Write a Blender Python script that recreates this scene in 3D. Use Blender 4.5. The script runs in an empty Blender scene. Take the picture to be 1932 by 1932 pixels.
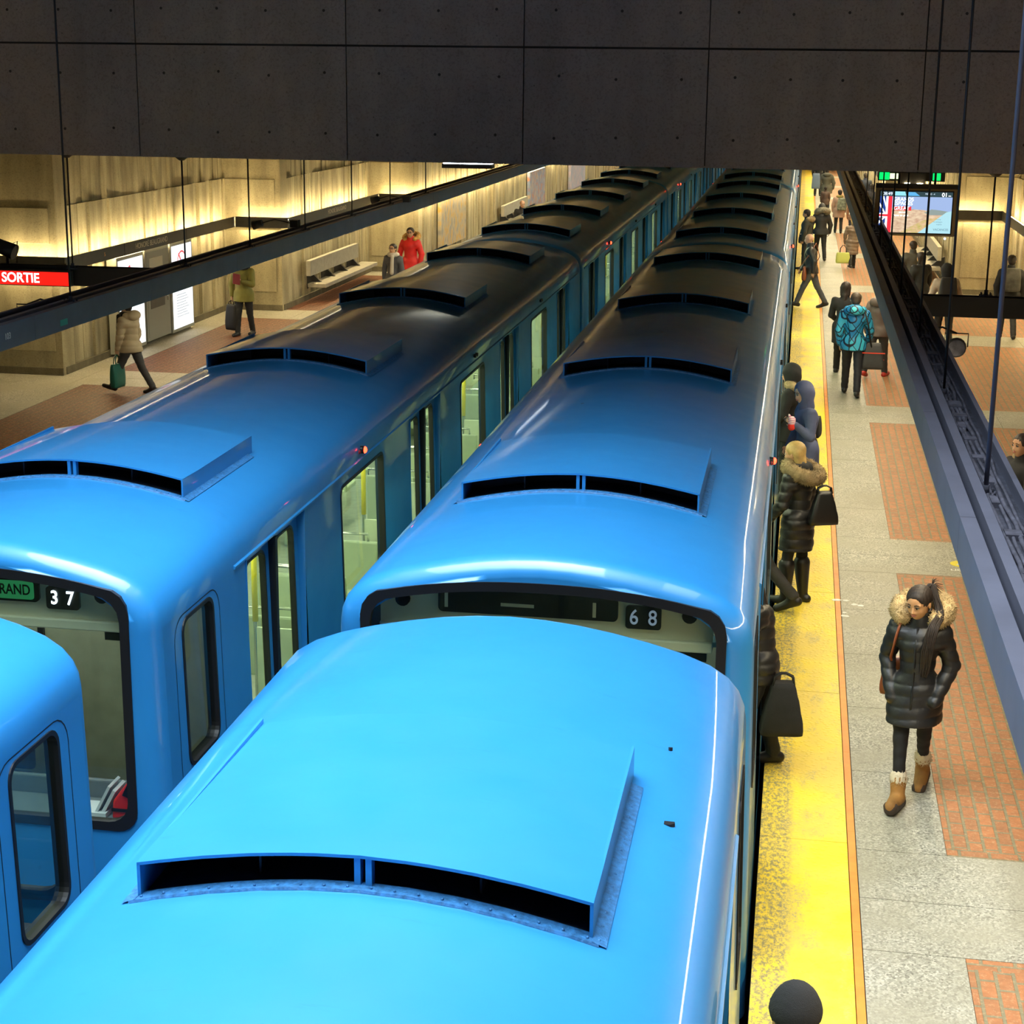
import bpy, bmesh, math, random
import numpy as np
from mathutils import Vector, Matrix
random.seed(7)
PI = math.pi
SC = bpy.context.scene
COL = SC.collection
# ------------------------------------------------------------------ helpers
def link(name, me, parent=None, loc=(0, 0, 0), rz=0):
    o = bpy.data.objects.new(name, me); COL.objects.link(o)
    o.location = loc; o.rotation_euler = (0, 0, rz)
    if parent: o.parent = parent
    return o
def empty(name, loc=(0, 0, 0), rz=0):
    o = link(name, None, None, loc, rz); o.empty_display_size = .2; return o
def tag(o, label=None, cat=None, group=None, kind=None):
    if label: o['label'] = label
    if cat: o['category'] = cat
    if group: o['group'] = group
    if kind: o['kind'] = kind
    return o
def copy_tree(o, parent=None):
    c = o.copy(); COL.objects.link(c)
    if parent: c.parent = parent
    for ch in list(o.children): copy_tree(ch, c)
    return c
class MB:
    """collects shapes into one bmesh"""
    def __init__(s): s.b = bmesh.new(); s.mi = 0
    def _f(s, vs, smooth=False):
        try:
            f = s.b.faces.new(vs); f.material_index = s.mi; f.smooth = smooth; return f
        except ValueError: return None
    def quad(s, *pts, smooth=False):
        return s._f([s.b.verts.new(p) for p in pts], smooth)
    def box(s, x0, x1, y0, y1, z0, z1):
        v = [s.b.verts.new((x, y, z)) for x in (x0, x1) for y in (y0, y1) for z in (z0, z1)]
        for f in ((0, 1, 3, 2), (4, 6, 7, 5), (0, 4, 5, 1), (2, 3, 7, 6), (0, 2, 6, 4), (1, 5, 7, 3)):
            s._f([v[i] for i in f])
        return s
    def tube(s, pts, r, n=8, cap=True, smooth=True):
        pts = [Vector(p) for p in pts]; rings = []
        rs = r if isinstance(r, (list, tuple)) else [r] * len(pts)
        for i, p in enumerate(pts):
            d = (pts[min(i + 1, len(pts) - 1)] - pts[max(i - 1, 0)])
            if d.length < 1e-9: d = Vector((0, 0, 1))
            d.normalize()
            a = d.cross(Vector((0, 0, 1)))
            if a.length < .05: a = d.cross(Vector((1, 0, 0)))
            a.normalize(); b = d.cross(a)
            rings.append([s.b.verts.new(p + rs[i] * (math.cos(2 * PI * k / n) * a + math.sin(2 * PI * k / n) * b)) for k in range(n)])
        for i in range(len(rings) - 1):
            for k in range(n):
                s._f([rings[i][k], rings[i][(k + 1) % n], rings[i + 1][(k + 1) % n], rings[i + 1][k]], smooth)
        if cap: s._f(rings[0][::-1]); s._f(rings[-1])
        return s
    def prism(s, poly, axis, a, b, smooth=False):
        """poly: 2D points; axis 'x','y','z' extruded from a to b"""
        def P(u, v, w):
            return {'x': (w, u, v), 'y': (u, w, v), 'z': (u, v, w)}[axis]
        A = [s.b.verts.new(P(u, v, a)) for u, v in poly]; B = [s.b.verts.new(P(u, v, b)) for u, v in poly]
        n = len(poly)
        for i in range(n): s._f([A[i], A[(i + 1) % n], B[(i + 1) % n], B[i]], smooth)
        s._f(A[::-1]); s._f(B)
        return s
    def sphere(s, c, r, n=12, m=8, sc=(1, 1, 1)):
        c = Vector(c); rings = []
        for j in range(1, m):
            t = PI * j / m
            rings.append([s.b.verts.new(c + Vector((r * sc[0] * math.sin(t) * math.cos(2 * PI * k / n), r * sc[1] * math.sin(t) * math.sin(2 * PI * k / n), r * sc[2] * math.cos(t)))) for k in range(n)])
        top = s.b.verts.new(c + Vector((0, 0, r * sc[2]))); bot = s.b.verts.new(c - Vector((0, 0, r * sc[2])))
        for k in range(n):
            s._f([top, rings[0][k], rings[0][(k + 1) % n]], True); s._f([bot, rings[-1][(k + 1) % n], rings[-1][k]], True)
            for j in range(m - 2): s._f([rings[j][k], rings[j + 1][k], rings[j + 1][(k + 1) % n], rings[j][(k + 1) % n]], True)
        return s
    def fill(s, loops):
        """planar fill of 3D loops (outer + holes)"""
        es = []
        for lp in loops:
            vs = [s.b.verts.new(p) for p in lp]
            for i in range(len(vs)): es.append(s.b.edges.new((vs[i], vs[(i + 1) % len(vs)])))
        r = bmesh.ops.triangle_fill(s.b, edges=es, use_beauty=True)
        for g in r['geom']:
            if isinstance(g, bmesh.types.BMFace): g.material_index = s.mi
    def build(s, name, mats, parent=None, loc=(0, 0, 0), rz=0, recalc=True, merge=0, bevel=0):
        if merge: bmesh.ops.remove_doubles(s.b, verts=s.b.verts, dist=merge)
        if recalc: bmesh.ops.recalc_face_normals(s.b, faces=s.b.faces)
        me = bpy.data.meshes.new(name); s.b.to_mesh(me); s.b.free()
        if not isinstance(mats, (list, tuple)): mats = [mats]
        for m in mats: me.materials.append(m)
        o = link(name, me, parent, loc, rz)
        if bevel:
            md = o.modifiers.new('bevel', 'BEVEL'); md.width = bevel; md.segments = 2; md.limit_method = 'ANGLE'
        return o
def rrect(u0, u1, v0, v1, r, n=5):
    p = []
    for cx, cy, a0 in ((u1 - r, v1 - r, 0), (u0 + r, v1 - r, 90), (u0 + r, v0 + r, 180), (u1 - r, v0 + r, 270)):
        for i in range(n + 1):
            a = math.radians(a0 + 90 * i / n); p.append((cx + r * math.cos(a), cy + r * math.sin(a)))
    return p
# ------------------------------------------------------------------ materials
def srgb(r, g, b):
    f = lambda c: (c / 255 / 12.92) if c / 255 <= .04045 else ((c / 255 + .055) / 1.055) ** 2.4
    return (f(r), f(g), f(b), 1)
class NT:
    def __init__(s, name):
        s.m = bpy.data.materials.new(name); s.m.use_nodes = True
        s.t = s.m.node_tree; s.n = s.t.nodes; s.p = s.n['Principled BSDF']; s.out = s.n['Material Output']
        s.tc = s.n.new('ShaderNodeTexCoord')
    def l(s, a, b): s.t.links.new(a, b)
    def map(s, scale=(1, 1, 1), rot=(0, 0, 0), loc=(0, 0, 0)):
        m = s.n.new('ShaderNodeMapping'); m.inputs['Scale'].default_value = scale; m.inputs['Rotation'].default_value = rot; m.inputs['Location'].default_value = loc
        s.l(s.tc.outputs['Object'], m.inputs['Vector']); return m.outputs[0]
    def noise(s, vec, scale, detail=4, rough=.55):
        n = s.n.new('ShaderNodeTexNoise'); n.inputs['Scale'].default_value = scale; n.inputs['Detail'].default_value = detail; n.inputs['Roughness'].default_value = rough
        s.l(vec, n.inputs['Vector']); return n.outputs['Fac']
    def vor(s, vec, scale, out='Color', feature='F1'):
        n = s.n.new('ShaderNodeTexVoronoi'); n.feature = feature; n.inputs['Scale'].default_value = scale; s.l(vec, n.inputs['Vector']); return n.outputs[out]
    def ramp(s, fac, stops, interp='LINEAR'):
        r = s.n.new('ShaderNodeValToRGB'); s.l(fac, r.inputs['Fac']); cr = r.color_ramp; cr.interpolation = interp
        while len(cr.elements) < len(stops): cr.elements.new(.5)
        for e, (p, c) in zip(cr.elements, stops): e.position = p; e.color = c if len(c) == 4 else (*c, 1)
        return r.outputs['Color']
    def mix(s, fac, a, b, mode='MIX'):
        m = s.n.new('ShaderNodeMix'); m.data_type = 'RGBA'; m.blend_type = mode
        for sock, v in ((m.inputs[0], fac), (m.inputs[6], a), (m.inputs[7], b)):
            if hasattr(v, 'links') or isinstance(v, bpy.types.NodeSocket): s.l(v, sock)
            else: sock.default_value = v
        return m.outputs[2]
    def bump(s, h, strength=.3, dist=.01):
        b = s.n.new('ShaderNodeBump'); b.inputs['Strength'].default_value = strength; b.inputs['Distance'].default_value = dist
        s.l(h, b.inputs['Height']); s.l(b.outputs[0], s.p.inputs['Normal']); return b.outputs[0]
def mat(name, col, rough=.6, metal=0, var=0, vs=8, bump=0, bs=60, coat=0, spec=None, emis=None, es=0):
    k = NT(name); p = k.p
    p.inputs['Base Color'].default_value = col; p.inputs['Roughness'].default_value = rough; p.inputs['Metallic'].default_value = metal
    if coat: p.inputs['Coat Weight'].default_value = coat; p.inputs['Coat Roughness'].default_value = .08
    if spec is not None: p.inputs['Specular IOR Level'].default_value = spec
    if var:
        f = k.noise(k.map(), vs); c2 = tuple(min(1, c * (1 + var)) for c in col[:3]) + (1,); c1 = tuple(c * (1 - var) for c in col[:3]) + (1,)
        k.l(k.ramp(f, [(.3, c1), (.7, c2)]), p.inputs['Base Color'])
    if bump: k.bump(k.noise(k.map(), bs), bump, .01)
    if emis: p.inputs['Emission Color'].default_value = emis; p.inputs['Emission Strength'].default_value = es
    return k.m
def emit(name, col, s): return mat(name, (0.02, .02, .02, 1), .5, emis=col, es=s)
M = {}
# car paint
k = NT('blue_paint'); v = k.map()
dirt = k.ramp(k.noise(v, 1.1, 6, .65), [(.35, (0, 0, 0)), (.75, (1, 1, 1))])
v2 = k.map((.8, 6, 3))
scr = k.ramp(k.noise(v2, 2.2, 8, .75), [(.62, (0, 0, 0)), (.74, (1, 1, 1))])
base = k.mix(dirt, (.022, .235, .57, 1), (.020, .212, .53, 1))
base = k.mix(k.mix(.45, (0, 0, 0, 1), scr), base, (.015, .14, .44, 1))
spots = k.ramp(k.vor(k.map(), 1.3, 'Distance'), [(.018, (1, 1, 1)), (.024, (0, 0, 0))])
base = k.mix(spots, base, (.01, .012, .03, 1))
k.l(base, k.p.inputs['Base Color'])
k.l(k.ramp(k.noise(v, 3, 5), [(.3, (.36,) * 3), (.8, (.46,) * 3)]), k.p.inputs['Roughness'])
k.p.inputs['Coat Weight'].default_value = .55; k.p.inputs['Coat Roughness'].default_value = .045
k.bump(k.noise(k.map((1.6, .55, 1.6)), 2.6, 1, .4), .07, .03)
M['blue'] = k.m
M['black'] = mat('black_rubber', (.008, .008, .010, 1), .45)
M['ventshade'] = mat('painted_shade_metal', (.010, .016, .028, 1), .6, var=.4, vs=20)  # shade inside the roof vents, put into the colour
M['seal'] = mat('weathered_sealant', (.03, .16, .38, 1), .5, var=.4, vs=40, bump=.4, bs=90)
M['under'] = mat('undercarriage_steel', (.02, .02, .02, 1), .8)
M['liner'] = mat('cream_interior_panel', (.62, .66, .50, 1), .45, var=.08, vs=6)
M['cabwall'] = mat('grey_green_cab_wall', (.30, .32, .23, 1), .6, var=.12, vs=5, bump=.15, bs=200)
M['cabband'] = mat('pale_cab_band', (.80, .74, .50, 1), .5)
M['cabfill'] = emit('added_cab_glow', (1, .96, .74, 1), 14)
M['desk'] = mat('grey_desk', (.16, .18, .2, 1), .45, var=.1)
M['ifloor'] = mat('interior_vinyl', (.34, .36, .28, 1), .4, var=.15, vs=12)
M['seat'] = mat('pale_green_seat', (.42, .47, .33, 1), .4, var=.06)
M['chrome'] = mat('stainless_steel', (.6, .6, .58, 1), .22, 1)
M['yellowp'] = mat('yellow_pole_paint', (.75, .6, .02, 1), .35)
M['redlamp'] = emit('red_marker_lens', (1, .03, .01, 1), 14)
M['redoff'] = mat('red_marker_unlit', (.3, .02, .02, 1), .3)
M['inlamp'] = emit('interior_light_panel', (.90, 1, .66, 1), 20)
k = NT('window_glass')
tr = k.n.new('ShaderNodeBsdfTransparent'); tr.inputs[0].default_value = (.80, .90, .84, 1)
gl = k.n.new('ShaderNodeBsdfGlossy'); gl.inputs['Roughness'].default_value = .03; gl.inputs['Color'].default_value = (1, 1, 1, 1)
fr = k.n.new('ShaderNodeFresnel'); fr.inputs[0].default_value = 1.45
ms = k.n.new('ShaderNodeMixShader'); k.l(fr.outputs[0], ms.inputs[0]); k.l(tr.outputs[0], ms.inputs[1]); k.l(gl.outputs[0], ms.inputs[2])
k.l(ms.outputs[0], k.out.inputs['Surface']); M['glass'] = k.m
# concrete
def concrete(name, c1, c2, streak=.5, bs=14, rough=.9):
    k = NT(name); v = k.map()
    a = k.noise(v, .9, 8, .6); b = k.noise(k.map((2.6, 2.6, .35)), 1.4, 4, .55); fine = k.noise(v, 45, 3, .7)
    base = k.mix(k.ramp(a, [(.3, (0, 0, 0)), (.7, (1, 1, 1))]), c1, c2)
    st = k.ramp(b, [(.34, (1 - streak,) * 3), (.62, (1, 1, 1))])
    base = k.mix(1.0, base, st, 'MULTIPLY')
    sp = k.ramp(fine, [(.28, (.55,) * 3), (.5, (1, 1, 1))])
    base = k.mix(.8, base, sp, 'MULTIPLY')
    pit = k.ramp(k.vor(v, 7, 'Distance'), [(.04, (.25,) * 3), (.09, (1, 1, 1))])
    base = k.mix(.6, base, pit, 'MULTIPLY')
    k.l(base, k.p.inputs['Base Color']); k.p.inputs['Roughness'].default_value = rough
    k.bump(k.noise(v, bs, 6, .65), .5, .012)
    return k.m
M['wall'] = concrete('cast_concrete_wall', (.36, .31, .19, 1), (.50, .44, .29, 1), .5)
M['facet'] = concrete('smooth_concrete', (.34, .29, .17, 1), (.46, .40, .26, 1), .3, 8)
M['beam'] = concrete('dark_beam_concrete', (.36, .30, .25, 1), (.46, .39, .32, 1), .12, 30)
M['ceil'] = concrete('concrete_ceiling', (.36, .31, .22, 1), (.46, .40, .28, 1), .1)
M['groove'] = mat('joint_shadow_gap', (.07, .06, .05, 1), .9)
M['skirt'] = concrete('grimy_concrete_skirt', (.13, .11, .07, 1), (.2, .17, .11, 1), .3)
# granite
k = NT('speckled_granite'); v = k.map()
s1 = k.vor(v, 75); bw = k.n.new('ShaderNodeRGBToBW'); k.l(s1, bw.inputs[0])
base = k.ramp(bw.outputs[0], [(.12, (.15, .145, .12)), (.35, (.31, .30, .25)), (.6, (.42, .405, .34)), (.9, (.66, .635, .55))])
base = k.mix(k.ramp(k.noise(v, 1.3, 5), [(.3, (0, 0, 0)), (.7, (1, 1, 1))]), base, (.36, .335, .255, 1))
base = k.mix(.45, base, k.ramp(k.noise(v, .8, 5), [(.3, (.6, .58, .52)), (.6, (1, 1, 1))]), 'MULTIPLY')
k.l(base, k.p.inputs['Base Color']); k.p.inputs['Roughness'].default_value = .55
M['granite'] = k.m
# brick paving: courses run along the platform
def bricks(name, r1, r2, mort):
    k = NT(name); v = k.map((1, 1, 1), (0, 0, PI / 2))
    b = k.n.new('ShaderNodeTexBrick'); k.l(v, b.inputs['Vector'])
    b.inputs['Scale'].default_value = 1; b.inputs['Brick Width'].default_value = .205; b.inputs['Row Height'].default_value = .108
    b.inputs['Mortar Size'].default_value = .013; b.inputs['Mortar Smooth'].default_value = .3; b.inputs['Bias'].default_value = 0
    b.inputs['Color1'].default_value = r1; b.inputs['Color2'].default_value = r2; b.inputs['Mortar'].default_value = mort
    w = k.map(); n = k.ramp(k.noise(w, 14, 6, .7), [(.3, (.62,) * 3), (.6, (1, 1, 1))])
    c = k.mix(.75, b.outputs['Color'], n, 'MULTIPLY')
    c = k.mix(k.ramp(k.noise(w, 26, 4, .8), [(.52, (0, 0, 0)), (.70, (.78,) * 3)]), c, (.52, .33, .18, 1))
    k.l(c, k.p.inputs['Base Color']); k.p.inputs['Roughness'].default_value = .6
    inv = k.ramp(b.outputs['Fac'], [(0, (1, 1, 1)), (1, (0, 0, 0))]); k.bump(inv, .5, .006)
    return k.m
M['brick'] = bricks('orange_brick_paving', (.48, .185, .072, 1), (.38, .16, .070, 1), (.24, .21, .125, 1))
M['brickl'] = bricks('dimmed_red_brick_paving', (.19, .050, .018, 1), (.145, .040, .016, 1), (.08, .035, .018, 1))  # darkened brick copy, dimness of the left platform painted into its colour
# tactile yellow
k = NT('yellow_tactile_tiles'); v = k.map()
dots = k.vor(k.map((24, 24, 0)), 1, 'Distance')
wear = k.ramp(k.noise(k.map((2.2, .9, 1)), 1.5, 6, .7), [(.52, (0, 0, 0)), (.66, (1, 1, 1))])
wd = k.mix(1.0, wear, k.ramp(k.noise(v, 60, 4, .8), [(.45, (0, 0, 0)), (.55, (1, 1, 1))]), 'MULTIPLY')
base = k.mix(k.ramp(k.noise(v, 1.1, 4), [(.4, (0, 0, 0)), (.6, (1, 1, 1))]), (.90, .66, .012, 1), (.80, .58, .07, 1))
sx3 = k.n.new('ShaderNodeSeparateXYZ'); k.l(v, sx3.inputs[0]); ed = k.ramp(sx3.outputs[0], [(.0, (1, 1, 1)), (.13, (1, 1, 1)), (.19, (0, 0, 0))])
wd2 = k.mix(1.0, ed, k.ramp(k.noise(k.map((1, .6, 1)), 34, 6, .8), [(.46, (0, 0, 0)), (.56, (.9, .9, .9))]), 'MULTIPLY')
base = k.mix(wd, base, (.36, .30, .17, 1)); base = k.mix(wd2, base, (.22, .19, .11, 1))
spk = k.ramp(k.vor(v, 34, 'Distance'), [(.10, (1, 1, 1)), (.15, (0, 0, 0))])
base = k.mix(k.mix(.55, (0, 0, 0, 1), spk), base, (.35, .27, .05, 1))
k.l(base, k.p.inputs['Base Color']); k.p.inputs['Roughness'].default_value = .5
k.bump(k.ramp(dots, [(.2, (1, 1, 1)), (.45, (0, 0, 0))]), .5, .005)
M['tactile'] = k.m
M['orange'] = mat('orange_edge_paint', (.80, .27, .035, 1), .5, var=.15, vs=5)
M['girder'] = mat('blue_grey_girder_paint', (.125, .13, .175, 1), .45, var=.12, vs=3)
M['girderd'] = mat('dusty_tray', (.05, .052, .075, 1), .8, var=.5, vs=9, bump=.6, bs=30)
M['trough'] = mat('dark_grey_trough', (.075, .072, .062, 1), .5, var=.1)
M['cable'] = mat('dusty_cable', (.09, .09, .12, 1), .7, var=.5, vs=12)
M['tube'] = emit('warm_fluorescent_tube', (1, .78, .40, 1), 125)
M['tubeg'] = emit('girder_fluorescent_tube', (1, .86, .56, 1), 60)
M['tubec'] = emit('cool_fluorescent_tube', (.78, .9, 1, 1), 25)
M['steel'] = mat('dark_painted_steel', (.02, .02, .022, 1), .5)
M['ballast'] = concrete('track_bed_concrete', (.06, .055, .05, 1), (.1, .09, .08, 1), .2)

# ------------------------------------------------------------------ text
def text(name, body, size, m, parent=None, loc=(0, 0, 0), rot=(PI / 2, 0, 0), align='LEFT', ext=.002, sx=1, bold=0):
    cu = bpy.data.curves.new(name, 'FONT'); cu.body = body; cu.size = size; cu.extrude = ext; cu.align_x = align; cu.align_y = 'CENTER'; cu.offset = bold
    t = bpy.data.objects.new('tmp', cu); COL.objects.link(t)
    dg = bpy.context.evaluated_depsgraph_get(); me = bpy.data.meshes.new_from_object(t.evaluated_get(dg)); bpy.data.objects.remove(t)
    me.materials.clear(); me.materials.append(m)
    o = link(name, me, parent, loc); o.rotation_euler = rot; o.scale = (sx, 1, 1)
    return o
# ================================================================== METRO CARS (local: x across, y along, z from platform level)
ZB, ZT = -.35, 2.02
def sx_(z): return 1.293 - (z - ZB) / (ZT - ZB) * .055
ROOF = [(1.236, 2.06), (1.226, 2.13), (1.197, 2.20), (1.14, 2.27), (1.045, 2.33), (.90, 2.385), (.73, 2.43), (.54, 2.47), (.355, 2.50), (.18, 2.518), (0, 2.525)]
def roofz(x):
    x = abs(x); pts = ROOF[::-1]
    for (a, za), (b, zb) in zip(pts, pts[1:]):
        if a <= x <= b: return za + (zb - za) * (x - a) / (b - a)
    return 2.06
RN = .14
def inset(t): return RN - math.sqrt(max(0, RN * RN - (RN - t) ** 2)) if t < RN else 0
def ring(k):
    half = [(sx_(z), z) for z in (ZB, .4, 1.2, ZT)] + ROOF
    out = []
    for x, z in half:
        w = 0 if z <= ZT else min(1, (z - ZT) / .25)
        out.append((x * (1.265 - k) / 1.265, z - k * w * .8))
    return [(-x, z) for x, z in out] + [(x, z) for x, z in out[-2::-1]]
def hole(y0, y1, z0, z1, side, off=0, r=.09):
    return [(side * (sx_(z) + off), y, z) for y, z in rrect(y0, y1, z0, z1, r)]
WZ0, WZ1 = .85, 1.93
def loft_window(name, y0, y1, z0, z1, side, parent, r=.09, off=0, fw=.024, d0=.008, d1=-.07):
    """rubber frame (thing part) with its pane as sub-part"""
    m = MB(); A = rrect(y0, y1, z0, z1, r); B = rrect(y0 + fw, y1 - fw, z0 + fw, z1 - fw, max(.02, r - fw * .6))
    def P(q, d): return (side * (sx_(q[1]) + off + d), q[0], q[1])
    L = [[m.b.verts.new(P(q, d)) for q in S] for S, d in ((A, d1), (A, d0), (B, d0), (B, d1))]
    n = len(A)
    for i in range(3):
        for j in range(n): m._f([L[i][j], L[i][(j + 1) % n], L[i + 1][(j + 1) % n], L[i + 1][j]])
    f = m.build(name, M['black'], parent)
    g = MB(); g.fill([[P(q, -.02) for q in B]]); g.build('glass_pane', M['glass'], f)
    return f
def ws_loop(k, y):
    """windscreen outline inset by k; top follows the roof arch"""
    x1 = 1.085 - k; z0 = .74 + k; p = []
    r = .13
    for i in range(6):
        a = PI + PI / 2 * i / 5; p.append((-x1 + r + r * math.cos(a), z0 + r + r * math.sin(a)))
    for i in range(6):
        a = -PI / 2 + PI / 2 * i / 5; p.append((x1 - r + r * math.cos(a), z0 + r + r * math.sin(a)))
    N = 16; r2 = .16
    top = lambda x: 2.38 - .13 * (abs(x) / 1.08) ** 2.3 - k
    for i in range(5):
        a = PI / 2 * i / 4; x = x1 - r2 + r2 * math.cos(a); p.append((x, top(x1 - r2) - r2 + r2 * math.sin(a)))
    for i in range(1, N):
        x = (x1 - r2) * (1 - 2 * i / N); p.append((x, top(x)))
    for i in range(4, -1, -1):
        a = PI / 2 * i / 4; x = -(x1 - r2 + r2 * math.cos(a)); p.append((x, top(x1 - r2) - r2 + r2 * math.sin(a)))
    return [(x, y, z) for x, z in p]
def scoop(parent, y0, y1, hw=.81):
    """arched roof ventilation scoop, open towards -y"""
    H0, N = .112, 20
    r = empty('roof_vent'); r.parent = parent
    xs = [-hw + 2 * hw * i / N for i in range(N + 1)]
    m = MB()
    zt = lambda x: roofz(x * .93) + H0 + .012
    t = .012
    ny = 3; yy = [y0 + (y1 - y0) * j / ny for j in range(ny + 1)]; zz = lambda x, y: zt(x) - .03 * (y - y0) / (y1 - y0)
    for dz, fl in ((0, 0), (-t, 1)):
        gv_ = [[m.b.verts.new((x, y, zz(x, y) + dz)) for x in xs] for y in yy]
        for j in range(ny):
            for i in range(N): m._f([gv_[j][i], gv_[j][i + 1], gv_[j + 1][i + 1], gv_[j + 1][i]][::-1 if fl else 1], True)
    for i in range(N):
        a, b = xs[i], xs[i + 1]
        m.quad((a, y0, zt(a)), (b, y0, zt(b)), (b, y0, zt(b) - t), (a, y0, zt(a) - t)); m.quad((a, y1, roofz(a)), (b, y1, roofz(b)), (b, y1, zt(b) - .03), (a, y1, zt(a) - .03))
    for s in (-1, 1):
        x = s * hw; m.box(min(x, x - s * t), max(x, x - s * t), y0, y1, roofz(x) - .02, zt(x) - t * .5)
    m.build('vent_hood', M['blue'], r, recalc=False)
    m = MB(); ya = y0 + .30                                     # baffles inside, recess shade painted on as near-black colour
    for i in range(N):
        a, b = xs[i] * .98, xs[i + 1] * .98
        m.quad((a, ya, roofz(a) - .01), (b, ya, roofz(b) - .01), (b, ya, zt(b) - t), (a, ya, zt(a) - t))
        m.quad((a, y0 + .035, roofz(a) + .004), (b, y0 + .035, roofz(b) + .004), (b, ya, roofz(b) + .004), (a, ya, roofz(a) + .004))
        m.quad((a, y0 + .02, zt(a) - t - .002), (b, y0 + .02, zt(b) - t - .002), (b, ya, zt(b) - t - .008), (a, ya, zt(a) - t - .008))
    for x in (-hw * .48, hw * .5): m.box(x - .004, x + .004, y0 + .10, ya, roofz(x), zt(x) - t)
    m.build('baffle', M['ventshade'], r, recalc=False)
    m = MB()
    for x in (-.022, .018): m.box(x, x + .022, y0 + .006, y0 + .05, roofz(0), zt(0) - t)
    for i in range(9):
        for s in (-1, 1):
            pass
    m.build('center_fin', M['blue'], r)
    m = MB()                                                    # riveted, sealed flange
    for i in range(N):
        a, b = xs[i] * 1.03, xs[i + 1] * 1.03
        p = [(a, y0 - .035, roofz(a) + .001), (b, y0 - .035, roofz(b) + .001), (b, y0 - .03, roofz(b) + .010), (a, y0 - .03, roofz(a) + .010)]
        m.quad(*p); m.quad(p[3], p[2], (b, y0 + .03, roofz(b) + .010), (a, y0 + .03, roofz(a) + .010))
        x = (a + b) / 2; m.sphere((x, y0 - .012, roofz(x) + .012), .006, 6, 4)
    for s in (-1, 1):
        xo, xi = s * (hw + .05), s * hw
        m.quad((xi, y0 - .03, roofz(xi) + .012), (xo, y0 - .03, roofz(xo) + .006), (xo, y1 - .1, roofz(xo) + .006), (xi, y1 - .1, roofz(xi) + .012))
        for j in range(14):
            y = y0 + (y1 - y0 - .12) * j / 13; m.sphere((s * (hw + .022), y, roofz(xo) + .014), .007, 6, 4)
    m.build('flange', M['seal'], r, recalc=False)
    return r
def door(parent, c, side, slid=0):
    for q in (-1, 1):
        a, b = (c - .69, c - .012) if q < 0 else (c + .012, c + .69)
        a += q * slid; b += q * slid
        m = MB(); off = -.055
        ol = [(side * (sx_(z) + off), y, z) for y, z in ((a, .02), (b, .02), (b, 1.985), (a, 1.985))]
        ol2 = [(side * (sx_(z) + off - .035), y, z) for y, z in ((a, .02), (b, .02), (b, 1.985), (a, 1.985))]
        m.fill([ol, hole(a + .11, b - .10, .72, 1.93, side, off)]); m.fill([ol2, hole(a + .11, b - .10, .72, 1.93, side, off - .035)])
        for i in range(4): m.quad(ol[i], ol[(i + 1) % 4], ol2[(i + 1) % 4], ol2[i])
        d = m.build('door_leaf', M['blue'], parent, merge=.0005)
        loft_window('window_gasket', a + .11, b - .10, .72, 1.93, side, d, .10, off, .016, .006, -.04)
        e = MB(); ye = b if q < 0 else a
        e.box(min(side * (sx_(1) - .105), side * (sx_(1) - .02)), max(side * (sx_(1) - .105), side * (sx_(1) - .02)), ye - .014, ye + .014, .03, 1.98)
        e.build('rubber_edge', M['black'], d)
def seat_pair(parent, y, side, face):
    """transverse double seat: cushion, back and grab handle"""
    m = MB(); x0, x1 = (.28, 1.08) if side > 0 else (-1.08, -.28)
    m.box(x0, x1, y - .21, y + .21, .40, .46); yb = y - face * .21
    m.prism([(yb - .03, .40), (yb + .03, .40), (yb - face * .03 + .02, .93), (yb - face * .03 - .02, .93)], 'x', x0, x1)
    m.box((x0 + x1) / 2 - .05, (x0 + x1) / 2 + .05, y - .12, y + .12, .021, .40)
    s = m.build('seat', M['seat'], parent, bevel=.018)
    h = MB(); xi = x0 + .02 if side > 0 else x1 - .02; xe = x1 - .1 if side > 0 else x0 + .1
    h.tube([(xe, yb - face * .03, .93), (xe, yb - face * .03, 1.0), (xi, yb - face * .03, 1.0), (xi, yb - face * .03, .90)], .013, 6)
    h.build('grab_handle', M['chrome'], s)
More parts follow.
